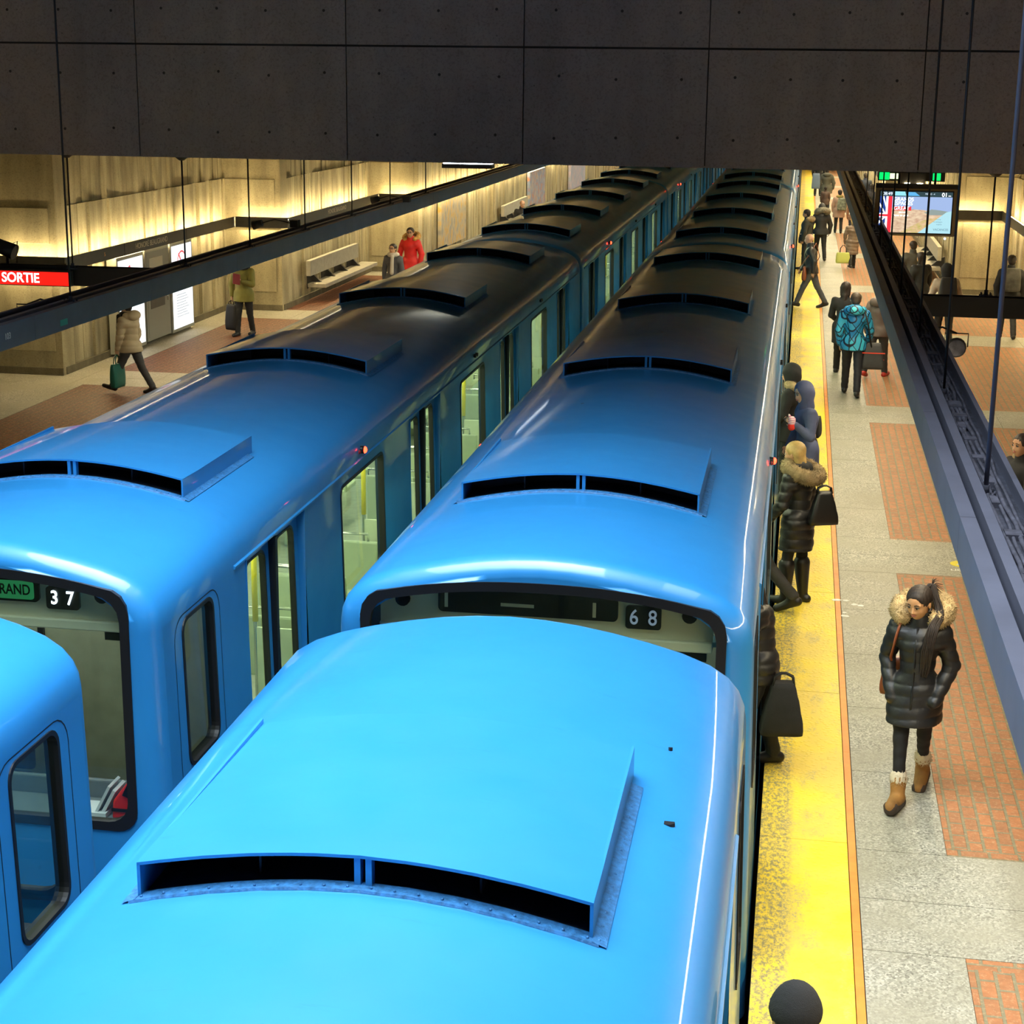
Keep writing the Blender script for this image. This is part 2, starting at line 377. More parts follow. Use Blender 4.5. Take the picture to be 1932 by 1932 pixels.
def make_car(kind, y0, cx, slid=(), cabtext=True, far=False):
    """kind: 'near' cab towards -y, 'far' cab towards +y, 'mid' none"""
    L = 19.6 if kind != 'mid' else 18.6
    car = empty('metro_car', (cx, y0, 0))
    if kind == 'near': doors, wins, vents = [2.40, 7.42, 12.48, 17.53], [4.89, 9.95, 15.0], [1.7, 6.75, 11.7, 16.85]
    elif kind == 'far': doors, wins, vents = [1.73, 6.83, 11.93, 17.03], [4.28, 9.36, 14.46], [1.2, 6.3, 11.2, L - 3.2]
    else: doors, wins, vents = [1.65, 6.75, 11.85, 16.95], [4.2, 9.3, 14.4], [1.6, 6.3, 11.0, 15.8]
    cab0, cab1 = kind == 'near', kind == 'far'
    # ---- body shell
    m = MB(); tl = [0, .004, .015, .035, .065, .1, RN]
    def ends(y, sgn, cab):
        rs = [[m.b.verts.new((x, y + sgn * t, z)) for x, z in ring(inset(t))] for t in tl]
        for A, B in zip(rs, rs[1:]):
            for i in range(len(A) - 1): m._f([A[i], A[i + 1], B[i + 1], B[i]], True)
        ol = [(x, y, z) for x, z in ring(inset(0))]
        if cab: m.fill([ol, ws_loop(0, y)])
        else: m.fill([ol, [(x, y, z) for x, z in rrect(-.34, .34, .05, 1.95, .08)]])
    ends(0, 1, cab0); ends(L, -1, cab1)
    nst = 14; ys = [RN + (L - 2 * RN) * i / nst for i in range(nst + 1)]
    rp = [p for p in ring(0) if p[1] >= ZT]
    rs = [[m.b.verts.new((x, y, z)) for x, z in rp] for y in ys]
    for A, B in zip(rs, rs[1:]):
        for i in range(len(A) - 1): m._f([A[i], A[i + 1], B[i + 1], B[i]], True)
    for side in (-1, 1):
        H = [hole(w - .74, w + .74, WZ0, WZ1, side) for w in wins] + [hole(d - .70, d + .70, .0, 2.0, side, 0, .03) for d in doors]
        if cab0: H.append(hole(.44, 1.02, .98, 1.97, side, 0, .10))
        if cab1: H.append(hole(L - 1.02, L - .44, .98, 1.97, side, 0, .10))
        m.fill([[(side * sx_(z), y, z) for y, z in ((RN, ZB), (L - RN, ZB), (L - RN, ZT), (RN, ZT))]] + H)
    body = m.build('body_shell', M['blue'], car, merge=.0008)
    # jambs of the doorways
    for side in (-1, 1):
        for d in doors:
            j = MB()
            for y in (d - .70, d + .70): j.box(min(side * (sx_(1) - .11), side * (sx_(1) - .012)), max(side * (sx_(1) - .11), side * (sx_(1) - .012)), y - .004, y + .004, .0, 2.0)
            j.box(min(side * (sx_(2) - .11), side * (sx_(2) - .005)), max(side * (sx_(2) - .11), side * (sx_(2) - .005)), d - .70, d + .70, 1.992, 2.0)
            j.build('door_jamb', M['blue'], car)
            door(car, d, side, .66 if (side > 0 and doors.index(d) in slid) else 0)
        for w in wins: loft_window('side_window', w - .74, w + .74, WZ0, WZ1, side, car)
        for c_, a, b in ((cab0, .44, 1.02), (cab1, L - 1.02, L - .44)):
            if c_:
                loft_window('cab_side_window', a, b, .98, 1.97, side, car, .10)
                g = MB(); A, B = rrect(a - .13, b + .12, -.1, 2.09 if 0 else 2.0, .16), rrect(a - .123, b + .113, -.093, 1.993, .155)
                va = [g.b.verts.new((side * (sx_(q[1]) + .0015), q[0], q[1])) for q in A]; vb = [g.b.verts.new((side * (sx_(q[1]) + .0015), q[0], q[1])) for q in B]
                for i in range(len(A)): g._f([va[i], va[(i + 1) % len(A)], vb[(i + 1) % len(A)], vb[i]])
                g.build('cab_door_seam', M['black'], car, recalc=False)
        g = MB(); ya, yb = (1.45 if cab0 else .3), (L - 1.45 if cab1 else L - .3)
        g.prism([(side * sx_(2.0), 2.0), (side * (sx_(2.0) + .014), 2.008), (side * (sx_(2.02) + .014), 2.022), (side * sx_(2.02), 2.03)], 'y', ya, yb)
        g.build('rain_gutter', M['blue'], car)
        # marker lamps and camera studs
        y = wins[0] + .0; g = MB(); X = side * (sx_(2.05))
        g.tube([(X - side * .03, y, 2.09), (X + side * .025, y, 2.09)], .034, 10); g.build('lamp_housing', M['black'], car)
        lit = kind != 'x'
        g = MB(); g.sphere((X + side * .028, y, 2.09), .030, 10, 6, (.7, 1, 1)); g.build('marker_light', M['redlamp'], car)
        g = MB(); g.sphere((X + side * .008, y - .10, 2.09), .018, 8, 5, (.7, 1, 1)); g.build('small_marker_lens', M['redoff'], car)
        for w in wins[1:]:
            g = MB(); g.tube([(X, w + .1, 2.09), (X + side * .03, w + .1, 2.09)], .022, 8); g.tube([(X, w + .2, 2.09), (X + side * .03, w + .2, 2.09)], .022, 8)
            g.box(X, X + side * .01, w + .08, w + .22, 2.08, 2.1) if side > 0 else g.box(X - .01, X, w + .08, w + .22, 2.08, 2.1); g.build('sensor_stud', M['black'], car)
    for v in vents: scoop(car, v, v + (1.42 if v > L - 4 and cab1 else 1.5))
    # ---- underframe
    m = MB(); m.box(-1.14, 1.14, .25, L - .25, -.62, ZB - .002)
    for y in (2.6, 4.6, L - 4.6, L - 2.6): m.box(-1.02, 1.02, y - .48, y + .48, -1.1, -.60)
    m.build('underframe', M['under'], car)
    # ---- interior
    ya, yb = (1.75 if cab0 else .16), (L - 1.75 if cab1 else L - .16)
    m = MB(); m.box(-1.16, 1.16, .16, L - .16, -.05, .02); m.build('cabin_floor', M['ifloor'], car)
    m = MB()
    for side in (-1, 1):
        H = [hole(w - .73, w + .73, WZ0 + .01, WZ1 - .01, side, -.075) for w in wins] + [hole(d - .71, d + .71, .03, 1.995, side, -.115, .03) for d in doors if 0]
        segs = []; e = [ya] + sum([[d - .71, d + .71] for d in doors], []) + [yb]
        for a, b in zip(e[::2], e[1::2]):
            if b - a < .05: continue
            hh = [hole(w - .73, w + .73, WZ0 + .01, WZ1 - .01, side, -.075) for w in wins if a < w < b]
            m.fill([[(side * (sx_(z) - .075), y, z) for y, z in ((a, .02), (b, .02), (b, 2.1), (a, 2.1))]] + hh)
    m.quad((-1.1, ya, 2.14), (1.1, ya, 2.14), (1.1, yb, 2.14), (-1.1, yb, 2.14))
    m.quad((-1.16, ya, .02), (1.16, ya, .02), (1.13, ya, 2.14), (-1.13, ya, 2.14)); m.quad((-1.16, yb, .02), (1.16, yb, .02), (1.13, yb, 2.14), (-1.13, yb, 2.14))
    m.build('interior_lining', M['liner'], car)
    if not far:
        for s in (-1, 1):
            g = MB(); g.box(s * .55 - .07, s * .55 + .07, ya + .3, yb - .3, 2.115, 2.138); g.build('ceiling_light', M['inlamp'], car)
        for w in wins:
            for side in (-1, 1):
                for f, dy in ((1, -.95), (-1, -.02), (1, .02), (-1, .95)):
                    if abs(dy) > .5: seat_pair(car, w + dy + (.0), side, f)
                    else: seat_pair(car, w + dy + (-.24 if f < 0 else .24), side, f)
        for d in doors:
            g = MB(); g.tube([(0, d, .02), (0, d, 2.13)], .018, 8); g.build('grab_pole', M['chrome'], car)
            for side in (-1, 1):
                for dy in (-.80, .80):
                    g = MB(); xx = side * .80; g.tube([(xx, d + dy, .02), (xx, d + dy, 2.13)], .016, 8); q = g.build('grab_pole', M['chrome'], car)
                    g = MB(); g.tube([(xx, d + dy, 1.05), (xx, d + dy, 1.75)], .024, 8); g.build('yellow_sleeve', M['yellowp'], q)
                    g = MB(); g.box(min(xx, side * 1.15), max(xx, side * 1.15), d + dy - .012, d + dy + .012, .35, 1.0); g.build('windbreak_panel', M['liner'], car)
    # ---- cab
    if cab0 or cab1:
        P = (lambda y: y) if cab0 else (lambda y: L - y)
        def bx(g, x0, x1, a, b, z0, z1): g.box(x0, x1, min(P(a), P(b)), max(P(a), P(b)), z0, z1)
        g = MB(); A, B = ws_loop(0, 0), ws_loop(.058, 0)
        la = [[g.b.verts.new((x, P(d), z)) for x, _, z in S] for S, d in ((A, .05), (A, -.008), (B, -.008), (B, .05))]
        for i in range(3):
            for j in range(len(A)): g._f([la[i][j], la[i][(j + 1) % len(A)], la[i + 1][(j + 1) % len(A)], la[i + 1][j]])
        w = g.build('windscreen_frame', M['black'], car)
        g = MB(); g.fill([[(x, P(.02), z) for x, _, z in B]]); g.build('windscreen', M['glass'], w)
        g = MB(); bx(g, -1.12, 1.12, 1.58, 1.62, .02, 2.16); g.build('cab_back_wall', M['cabwall'], car)
        g = MB(); bx(g, -1.0, 1.0, .16, .20, 2.035, 2.33); g.build('header_panel', M['cabband'], car)
        g = MB(); bx(g, -1.0, 1.0, .13, .19, 1.97, 2.035); bx(g, -1.02, 1.02, .20, .34, 1.985, 2.02); g.build('header_rail', M['cabband'], car, bevel=.01)
        g = MB(); bx(g, -.5, .5, .75, .95, 2.12, 2.14); g.build('added_cab_light', M['cabfill'], car)  # glowing panel added to brighten the dark cab interior
        for x in (-.86, .86):
            g = MB(); g.tube([(x, P(.165), 2.19), (x, P(.14), 2.19)], .045, 14); g.build('speaker_disc', M['under'], car)
        g = MB(); bx(g, -1.05, 1.05, .16, .62, .56, .66); bx(g, -1.05, 1.05, .62, .66, .56, .78); bx(g, -1.1, 1.1, .16, .20, .02, .60); g.build('driver_desk', M['desk'], car, bevel=.012)
        g = MB(); bx(g, -.62, -.2, .9, 1.3, .42, .5); bx(g, -.62, -.2, 1.28, 1.34, .5, .95); bx(g, -.45, -.37, 1.05, 1.15, .02, .42); g.build('driver_seat', M['under'], car, bevel=.03)
        g = MB()
        for x in (.1, .35, .44, .7): g.tube([(x, P(.26), 1.985), (x, P(.26), 1.955)], .016, 8)
        bx(g, .8, .96, .3, .36, 1.86, 1.97); g.build('cab_switches', M['under'], car)
        g = MB(); bx(g, -.24, -.20, 1.545, 1.579, .02, 2.2); bx(g, .42, .46, 1.545, 1.579, .02, 2.2); g.build('cab_door_frame', M['black'], car)
    else:
        g = MB(); g.box(-.33, .33, .05, .09, .05, 1.95); g.build('gangway_door', M['liner'], car)
    if not far:
        g = MB(); pr_ = [(x * .975, z - .035) for x, z in ring(0)]
        for y_a in ([L] if kind == 'near' else ([L] if kind == 'mid' else [])):
            va = [g.b.verts.new((x, y_a - .02, z)) for x, z in pr_]; vb = [g.b.verts.new((x, y_a + .235, z)) for x, z in pr_]
            for q_ in range(len(pr_) - 1): g._f([va[q_], va[q_ + 1], vb[q_ + 1], vb[q_]], True)
        if kind != 'far': g.build('gangway_fairing', M['blue'], car)
        else: g.b.free()
    if kind != 'far':
        g = MB(); g.box(-.33, .33, L - .09, L - .05, .05, 1.95); g.build('gangway_door', M['liner'], car)
    if kind == 'far':
        g = MB(); g.box(-.33, .33, .05, .09, .05, 1.95); g.build('gangway_door', M['liner'], car)
    return car, L
CR, CL = -1.375, -4.87
GAPL = .28
def place_copy(src, cx, y): c = copy_tree(src); c.location = (cx, y, 0); return c
cR1, LN = make_car('near', 9.35, CR, slid=(0, 1, 2, 3))
cL1, _ = make_car('near', 9.03, CL)
cR0, _ = make_car('far', 8.38 - 19.6, CR)
cL0 = place_copy(cR0, CL - .02, 8.15 - 19.6)
cR2, LM = make_car('mid', 29.2, CR, slid=(0, 1, 2, 3))
cL2, _ = make_car('mid', 28.9, CL)
cR3 = place_copy(cR0, CR, 48.05); cL3 = place_copy(cR0, CL, 47.75)
cR4 = place_copy(cL1, CR, 68.5); cL4 = place_copy(cL1, CL, 68.2)
G1, G2 = 'cars of the right-hand metro train', 'cars of the left-hand metro train'
tag(cR0, 'nearest blue metro car, its big roof scoop filling the bottom of the picture', 'metro car', G1)
tag(cR1, 'blue metro car with 6 and 8 above its windscreen, behind the nearest car', 'metro car', G1)
tag(cR2, 'second car of the right train, dark-roofed, beyond the blue strip at the joint', 'metro car', G1)
tag(cR3, 'third car of the right train, passing under the concrete beam', 'metro car', G1)
tag(cR4, 'farthest car of the right train, only its platform side showing as a sliver', 'metro car', G1)
tag(cL0, 'blue metro car end at the left edge with one cab side window', 'metro car', G2)
tag(cL1, 'blue metro car with number 37 and green destination sign in its windscreen', 'metro car', G2)
tag(cL2, 'second car of the left train, dark roof with four scoops beyond the first joint', 'metro car', G2)
tag(cL3, 'third car of the left train, its last windows vanishing under the beam', 'metro car', G2)
tag(cL4, 'farthest car of the left train, hidden for the most part by the beam', 'metro car', G2)
chips = ((.978, 17.49), (.62, 17.06), (.71, 16.90), (.63, 16.88), (.95, 17.98))
for i, (x, y) in enumerate(chips):
    g = MB(); r_ = (.022, .010, .012, .006, .006)[i]; zz = roofz(x) + (.002 if i == 0 else .113)
    g.prism([(x + r_ * 1.4 * math.cos(a) * (1 + .3 * math.sin(3 * a)), y + r_ * math.sin(a) * (1 + .25 * math.cos(2 * a))) for a in np.linspace(0, 5.8, 9)], 'z', zz - .012, zz + .003); g.build('paint_chip', M['signchip'] if 'signchip' in M else M['black'], cR0)
# signs behind the windscreens
M['signbox'] = mat('black_sign_box', (.006, .006, .008, 1), .4)
M['signgreen'] = emit('green_destination_film', (.012, .13, .045, 1), 1.2)
M['digit'] = emit('lit_white_digit', (.75, .85, 1, 1), 6)
M['digitdim'] = mat('faint_glow_digit', (.35, .42, .55, 1), .5, emis=(.4, .5, .7, 1), es=.35)  # digits without a lamp, brightened by a faint glow of their own
M['ink'] = mat('black_lettering', (.006, .01, .008, 1), .6)
def headsign(car, lit, dx=0):
    dz_ = -.04
    g = MB(); g.prism(rrect(-.68 + dx, .40 + dx, 2.17 + dz_, 2.315 + dz_, .03), 'y', .135, .158); b = g.build('destination_sign', M['signbox'], car)
    g = MB(); g.prism(rrect(.445 + dx, .655 + dx, 2.095, 2.235, .02), 'y', .135, .158); n = g.build('number_sign', M['signbox'], car)
    if lit:
        g = MB(); g.prism(rrect(-.62 + dx, .37 + dx, 2.145, 2.26, .02), 'y', .131, .136); g.build('lit_film', M['signgreen'], b)
        text('destination_text', 'HONORÉ-BEAUGRAND', .092, M['ink'], b, (.35 + dx, .128, 2.203), align='RIGHT', sx=.78, bold=.001)
        text('digit', '3', .12, M['digit'], n, (.50 + dx, .13, 2.165), align='CENTER', bold=.001, sx=.85); text('digit', '7', .12, M['digit'], n, (.60 + dx, .13, 2.165), align='CENTER', bold=.001, sx=.85)
    else:
        g = MB(); g.box(-.60, -.58, .131, .136, 2.16, 2.25); g.box(-.26, -.06, .131, .136, 2.185, 2.205); g.box(.29, .31, .131, .136, 2.15, 2.24); g.build('blank_film_marks', M['cabband'], b)
        text('digit', '6', .13, M['digitdim'], n, (.495 + dx, .13, 2.165), align='CENTER', bold=.001, sx=.85); text('digit', '8', .13, M['digitdim'], n, (.605 + dx, .13, 2.165), align='CENTER', bold=.001, sx=.85)
headsign(cR1, False, .04); headsign(cL1, True, .065)
# things on the driver's desk of the 37 car
M['redbag'] = mat('red_nylon', (.75, .015, .012, 1), .5)
M['paper'] = mat('white_paper', (.6, .6, .62, 1), .8)
t = empty('tool_bag', (CL + .87, 9.42, .665)); tag(t, 'red and black bag on the desk behind the windscreen of the 37 car', 'bag')
g = MB(); g.prism([(-.09, 0), (.11, 0), (.12, .16), (.06, .30), (-.02, .20), (-.08, .12)], 'y', -.08, .10); g.build('bag_body', M['redbag'], t, bevel=.015)
g = MB(); g.box(-.085, .115, -.09, -.078, .055, .075); g.prism([(-.01, .17), (.04, .15), (.09, .26), (.05, .29)], 'y', -.092, -.08); g.build('black_strap', M['black'], t)
t = empty('paper_stack', (CL + .68, 9.42, .665)); tag(t, 'loose white papers propped on the desk beside the red bag', 'papers')
g = MB(); g.box(-.12, .06, -.08, .10, 0, .03); g.prism([(-.02, .03), (.0, .03), (.09, .20), (.075, .21)], 'y', -.06, .11); g.prism([(.02, .03), (.045, .03), (.12, .17), (.10, .18)], 'y', -.05, .12); g.build('sheets', M['paper'], t)
# ================================================================== STATION SETTING
def S(o): o['kind'] = 'structure'; return o
YN, YF = -14, 112
EDGE_R, EDGE_L = -.055, -6.25
def slabs(name, rects, m, z=0.0, gap=.004, h=.05):
    g = MB()
    for x0, x1, y0, y1 in rects: g.box(x0 + gap, x1 - gap, y0 + gap, y1 - gap, z - h, z)
    return S(g.build(name, m))
# platform cores (dark joint colour shows between the slabs)
g = MB(); g.box(EDGE_R, 9.5, YN, YF, -1.5, -.045); g.box(-18, EDGE_L, YN, YF, -1.5, -.045); S(g.build('floor', M['groove']))
g = MB(); g.box(EDGE_L, EDGE_R, YN, YF, -1.7, -1.5); S(g.build('floor', M['ballast']))
slabs('trim_1', [(EDGE_R, .562, y, y + 3.05) for y in np.arange(YN + .9, YF - 3, 3.05)], M['tactile'], gap=.003)
slabs('trim_2', [(.564, .618, y, y + 1.5) for y in np.arange(YN, YF - 2, 1.5)], M['orange'], gap=.001)
slabs('trim_3', [(EDGE_L - .617, EDGE_L, y, y + 3.05) for y in np.arange(YN, YF - 3, 3.05)], M['tactile'], gap=.003)
slabs('trim_4', [(EDGE_L - .673, EDGE_L - .619, y, y + 1.5) for y in np.arange(YN, YF - 2, 1.5)], M['orange'], gap=.001)
gr, br = [], []
P0 = 9.78
for i in range(-3, 12):
    a = P0 + 8.5 * i; b, c = a + 1.44, a + 8.5
    for x0, x1 in ((.62, 1.95), (1.95, 3.28), (3.28, 4.6), (4.6, 5.9), (5.9, 7.3), (7.3, 9.0)):
        gr += [(x0, x1, a, a + .70), (x0, x1, a + .70, b)]
    n = 5
    for j in range(n):
        gr.append((.62, 1.245, b + (c - b) * j / n, b + (c - b) * (j + 1) / n))
        gr.append((8.0, 9.0, b + (c - b) * j / n, b + (c - b) * (j + 1) / n))
    br.append((1.245, 8.0, b + .0, c))
slabs('floor', gr, M['granite'], gap=.0035)
slabs('floor', [(a, b, c + .125, d - .125) for a, b, c, d in br], M['brick'], z=-.002, gap=0)
M['brickh'] = bricks('brick_header_rows', (.48, .185, .072, 1), (.38, .16, .070, 1), (.24, .21, .125, 1))
for n_ in M['brickh'].node_tree.nodes:
    if n_.type == 'MAPPING' and abs(n_.inputs['Rotation'].default_value[2]) > 1: n_.inputs['Rotation'].default_value = (0, 0, 0)
slabs('floor', [(a, b, c, c + .125) for a, b, c, d in br] + [(a, b, d - .125, d) for a, b, c, d in br], M['brickh'], z=-.002, gap=0)
gl, bl = [], []
for i in range(-4, 10):
    a = 27.15 + 8.5 * i; b, c = a + 2.95 - 1.5 + .0, a + 8.5
    x = EDGE_L - .675
    for j in range(8): gl.append((x - 1.33 * (j + 1), x - 1.33 * j, a, a + .72)); gl.append((x - 1.33 * (j + 1), x - 1.33 * j, a + .72, b))
    for j in range(5):
        y0, y1 = b + (c - b) * j / 5, b + (c - b) * (j + 1) / 5
        gl.append((x - .62, x, y0, y1)); gl.append((-17.5, -12.0, y0, y1))
    bl.append((-12.0, x - .62, b, c))
slabs('floor', gl, M['granite'], gap=.0035)
slabs('floor', bl, M['brickl'], z=-.002, gap=0)
# ---- walls with cast ribs
def ribbed(name, x, y0, y1, z0, z1, dirx, m, seed=1, amp=.055, back=0.35):
    """wall along y whose face looks along dirx"""
    R = random.Random(seed); g = MB(); y = y0; pts = [(x - dirx * back, y0)]
    while y < y1 - .02:
        w = R.choice((.22, .30, .38, .46)); d = R.uniform(0, amp); e = min(y + w, y1)
        pts.append((x - dirx * d, y)); pts.append((x - dirx * (d + R.uniform(-.02, .03)), e - .006)); 
        if R.random() < .6: pts.append((x - dirx * (amp + .035), e - .004)); pts.append((x - dirx * (amp + .035), min(e + .012, y1)))
        y = e + .012
    pts.append((x - dirx * back, y1))
    g.prism(pts, 'z', z0, z1); return S(g.build(name, m))
def wall_run(side, x, y0, y1, dirx, seed):
    ribbed('wall_' + side, x, y0, y1, 0, 2.92, dirx, M['wall'], seed)
    ribbed('wall_' + side, x - dirx * .045, y0, y1, 2.925, 4.6, dirx, M['wall'], seed + 5, .02)
    g = MB(); g.box(min(x - dirx * .02, x + dirx * .035), max(x - dirx * .02, x + dirx * .035), y0 + .01, y1 - .01, 0, .13); S(g.build('baseboard_' + side, M['skirt']))
def facet(side, x0, x1, y):
    g = MB(); g.box(x0, x1, y, y + .5, 0, 4.6); S(g.build('wall_' + side, M['facet']))
    g = MB(); g.box(x0, x1, y - .03, y + .01, 0, .13); S(g.build('baseboard_' + side, M['skirt']))
    # raised cast border and worn ledge
    g = MB(); g.box(x0 + .16, x1 - .12, y - .025, y, 2.30, 2.92); g.box(x0 + .16, x1 - .12, y - .03, y, .42, 1.78); S(g.build('wall_' + side, M['facet'], bevel=.012))
ribbed('wall_left', -14.0, YN, 27.9, 0, 4.6, 1, M['wall'], 3)
facet('left', -15.2, -12.68, 27.9)
wall_run('left', -12.7, 28.0, 37.0, 1, 11); facet('left', -12.9, -11.43, 36.9)
wall_run('left', -11.45, 37.0, 45.2, 1, 12); facet('left', -11.6, -10.13, 45.1)
wall_run('left', -10.15, 45.2, 56.0, 1, 13); wall_run('left', -10.0, 56.0, YF, 1, 14)
wall_run('right', 5.2, 33.0, 44.1, -1, 21); facet('right', 3.85, 5.4, 44.0); wall_run('right', 3.85, 44.1, 62, -1, 22)
facet('right', 2.9, 4.1, 62); wall_run('right', 2.9, 62.1, YF, -1, 23)
ribbed('wall_right', 6.6, YN, 33.0, 0, 4.6, -1, M['wall'], 24)
g = MB(); g.box(-18, 10, YF, YF + .3, 0, 4.6); S(g.build('wall_back', M['facet']))
# ---- concrete bridge beam and the low ceiling behind it
BY, BZ = 19.5, 4.25
g = MB(); g.mi = 1; g.box(-22, 14, BY + .035, BY + .6, BZ + .02, 8.6); g.mi = 0; g.box(-22, 14, BY + .05, BY + .6, BZ, BZ + .02)
JX = [-20.6, -18.0, -15.4, -12.9, -10.3, -7.75, -5.22, -3.16, -1.09, 1.25, 3.4, 5.9, 8.4, 11]
for (a, b) in zip(JX, JX[1:]):
    for z0, z1 in ((BZ + .0, 5.53), (5.553, 8.6)): g.box(a + .007, b - .007, BY, BY + .05, z0, z1)
g.mi = 1
for a, b in zip(JX, JX[1:]):
    n = 4 if b - a > 2.3 else 3
    for i in range(n):
        x = a + (b - a) * (i + .55) / n
        for z in (4.56, 5.22, 5.93, 6.7): 
            xx, zz = x + random.uniform(-.03, .03), z + random.uniform(-.02, .02)
            g.tube([(xx, BY - .0015, zz), (xx, BY + .01, zz)], .017, 8)
o = S(g.build('wall_front', [M['beam'], M['groove']]))
g = MB(); g.box(-22, 14, BY + .6, YF + .3, BZ, 8.6); S(g.build('ceiling', M['ceil']))
g = MB(); g.box(-22, 14, YN - 1, BY + .03, 9.6, 9.8); S(g.build('ceiling', M['beam']))
# ---- hanging light girders over both platform edges
def girder(x0, dirx, label, code):
    g0 = empty('light_girder', (x0, 0, 2.7)); tag(g0, label, 'girder', 'long girders hung over the platform edges')
    X = lambda a, b: (min(dirx * a, dirx * b), max(dirx * a, dirx * b))
    ya, yb = -6, 104
    g = MB()
    y = ya
    while y < yb:
        e = min(y + 3.05, yb)
        g.box(*X(0, .012), y + .003, e - .003, 0, .235); g.box(*X(.012, .085), y + .003, e - .003, .220, .235); y = e
    g.box(*X(.012, .40), ya, yb, .0, .012); g.box(*X(.07, .085), ya, yb, .02, .22)
    g.build('fascia', M['girder'], g0)
    g = MB(); g.box(*X(.125, .185), ya, yb, .012, .25); g.build('raised_rail', M['girder'], g0)
    g = MB(); g.box(*X(.405, .42), ya, yb, 0, .235); g.box(*X(.385, .405), ya, yb, .215, .235); g.build('outer_flange', M['girder'], g0)
    g = MB(); g.box(*X(.185, .405), ya, yb, .10, .115); g.build('cable_tray', M['girderd'], g0)
    g = MB(); R = random.Random(5)
    for q in range(5):
        pts = []; bx = .215 + .037 * q; y = ya
        while y < yb: pts.append((dirx * (bx + R.uniform(-.014, .014)), y, .126 + R.uniform(0, .012))); y += .42
        g.tube(pts, .011 + .003 * (q % 2), 6)
    y = ya
    while y < 40:
        if R.random() < .7: g.box(*X(.25, .25 + R.uniform(.03, .1)), y, y + R.uniform(.05, .3), .115, .15)
        y += R.uniform(.25, .9)
    g.build('cable', M['cable'], g0)
    g = MB(); 
    for a in np.arange(ya, yb, 1.25): g.tube([(dirx * .20, a + .02, -.014), (dirx * .20, a + 1.21, -.014)], .013, 8)
    g.build('fluorescent_tube', M['tubeg'], g0)
    g = MB(); g.box(*X(.13, .15), ya, yb, -.03, 0); g.box(*X(.25, .27), ya, yb, -.03, 0); g.build('tube_reflector', M['girder'], g0)
    return g0
GR = girder(.946, 1, 'blue-grey lamp girder with cable tray running down the right side of the picture', 0)
GLo = girder(-7.25, -1, 'grey lamp girder crossing the upper left of the picture, marked 103', 1)
M['white'] = mat('white_marking', (.75, .75, .72, 1), .6); M['mint'] = mat('mint_sticker', (.06, .42, .33, 1), .6)
text('number_mark', '103', .085, M['white'], GLo, (.004, 14.70, .12), (PI / 2, 0, PI / 2), ext=.001)
g = MB(); g.box(0, .004, 15.93, 16.1, .05, .11); g.build('sticker', M['mint'], GLo)
def rod(x, y, z0, z1, label, grp='thin steel hanger rods', r=.011, cap=False):
    t = empty('hanger_rod', (x, y, z0)); tag(t, label, 'rod', grp)
    g = MB(); g.tube([(0, 0, 0), (0, 0, z1 - z0)], r, 8); g.build('rod_shaft', M['steel'] if r < .013 else M['girder'], t)
    g = MB(); g.box(-.07, .07, -.06, .06, -.012, .004); g.tube([(0, 0, .004), (0, 0, .06)], .022, 8)
    for dx in (-.05, .05): g.tube([(dx, .04, .004), (dx, .04, .03)], .008, 6); g.tube([(dx, -.04, .004), (dx, -.04, .03)], .008, 6)
    g.build('base_bracket', M['girderd'], t)
    if cap:
        g = MB(); g.tube([(0, 0, z1 - z0 - .05), (0, 0, z1 - z0 - .015), (0, 0, z1 - z0)], [.03, .075, .085], 14); g.build('ceiling_rose', M['steel'], t)
    return t
TZ = 2.83
gx = lambda a: .946 + a
for y, zt, lb in ((10.25, 9.6, 'nearest and thickest hanger rod of the right girder, reaching the top right corner'),
                  (13.55, 9.6, 'second nearest hanger rod of the right girder, before the beam'),
                  (16.62, 9.6, 'third hanger rod of the right girder, crossing the big screen'),
                  (20.0, BZ, 'hanger rod seen over the middle of the big screen'),
                  (22.8, BZ, 'hanger rod seen in front of the left half of the big screen'),
                  (26.0, BZ, 'hanger rod of the right girder left of the big screen'), (29.2, BZ, 'farther hanger rod left of the big screen, beside the far crowd'), (32.4, BZ, 'farthest visible hanger rod of the right girder')):
    rod(gx(.24), y, TZ, zt, lb, r=.0145 if y < 11 else .0105)
for y, zt, lb in ((13.2, 9.6, 'left girder hanger rod nearest the camera'), (16.43, 9.6, 'long hanger rod at the far left, beside the red exit sign'),
                  (19.8, BZ, 'hanger rod above the no smoking poster'), (22.3, BZ, 'hanger rod left of the woman in the olive coat'),
                  (24.95, BZ, 'hanger rod with a thick clamp above the left trough corner'), (27.7, BZ, 'hanger rod of the left girder near the second station name'), (30.4, BZ, 'hanger rod beside the third wall corner'), (33.4, BZ, 'farthest hanger rod of the left girder')):
    rod(-7.25 - .1, y, TZ + .1, zt, lb, cap=abs(y - 19.8) < .01)
rod(-8.85, 19.9, 2.86, BZ, 'hanger rod with round ceiling rose over the red exit sign arm', cap=True)
rod(2.12, 19.85, 2.88, BZ, 'hanger rod with round ceiling rose over the right cross arm', cap=True)
# cross arms
def arm(x0, x1, y, label):
    t = empty('cross_arm', (x0, y, 2.64)); tag(t, label, 'girder')
    g = MB(); g.box(0, x1 - x0, -.10, -.085, 0, .23); g.box(0, x1 - x0, .085, .10, 0, .23); g.box(0, x1 - x0, -.085, .085, 0, .012); g.build('arm_channel', M['steel'], t)
    g = MB(); g.box(0, x1 - x0, -.03, .03, .012, .20); g.build('arm_spine', M['trough'], t)
arm(1.37, 6.5, 19.8, 'black cross arm from the right girder to the right edge of the picture')
arm(-13.9, -7.67, 20.0, 'black cross arm carrying the red exit sign to the left girder')
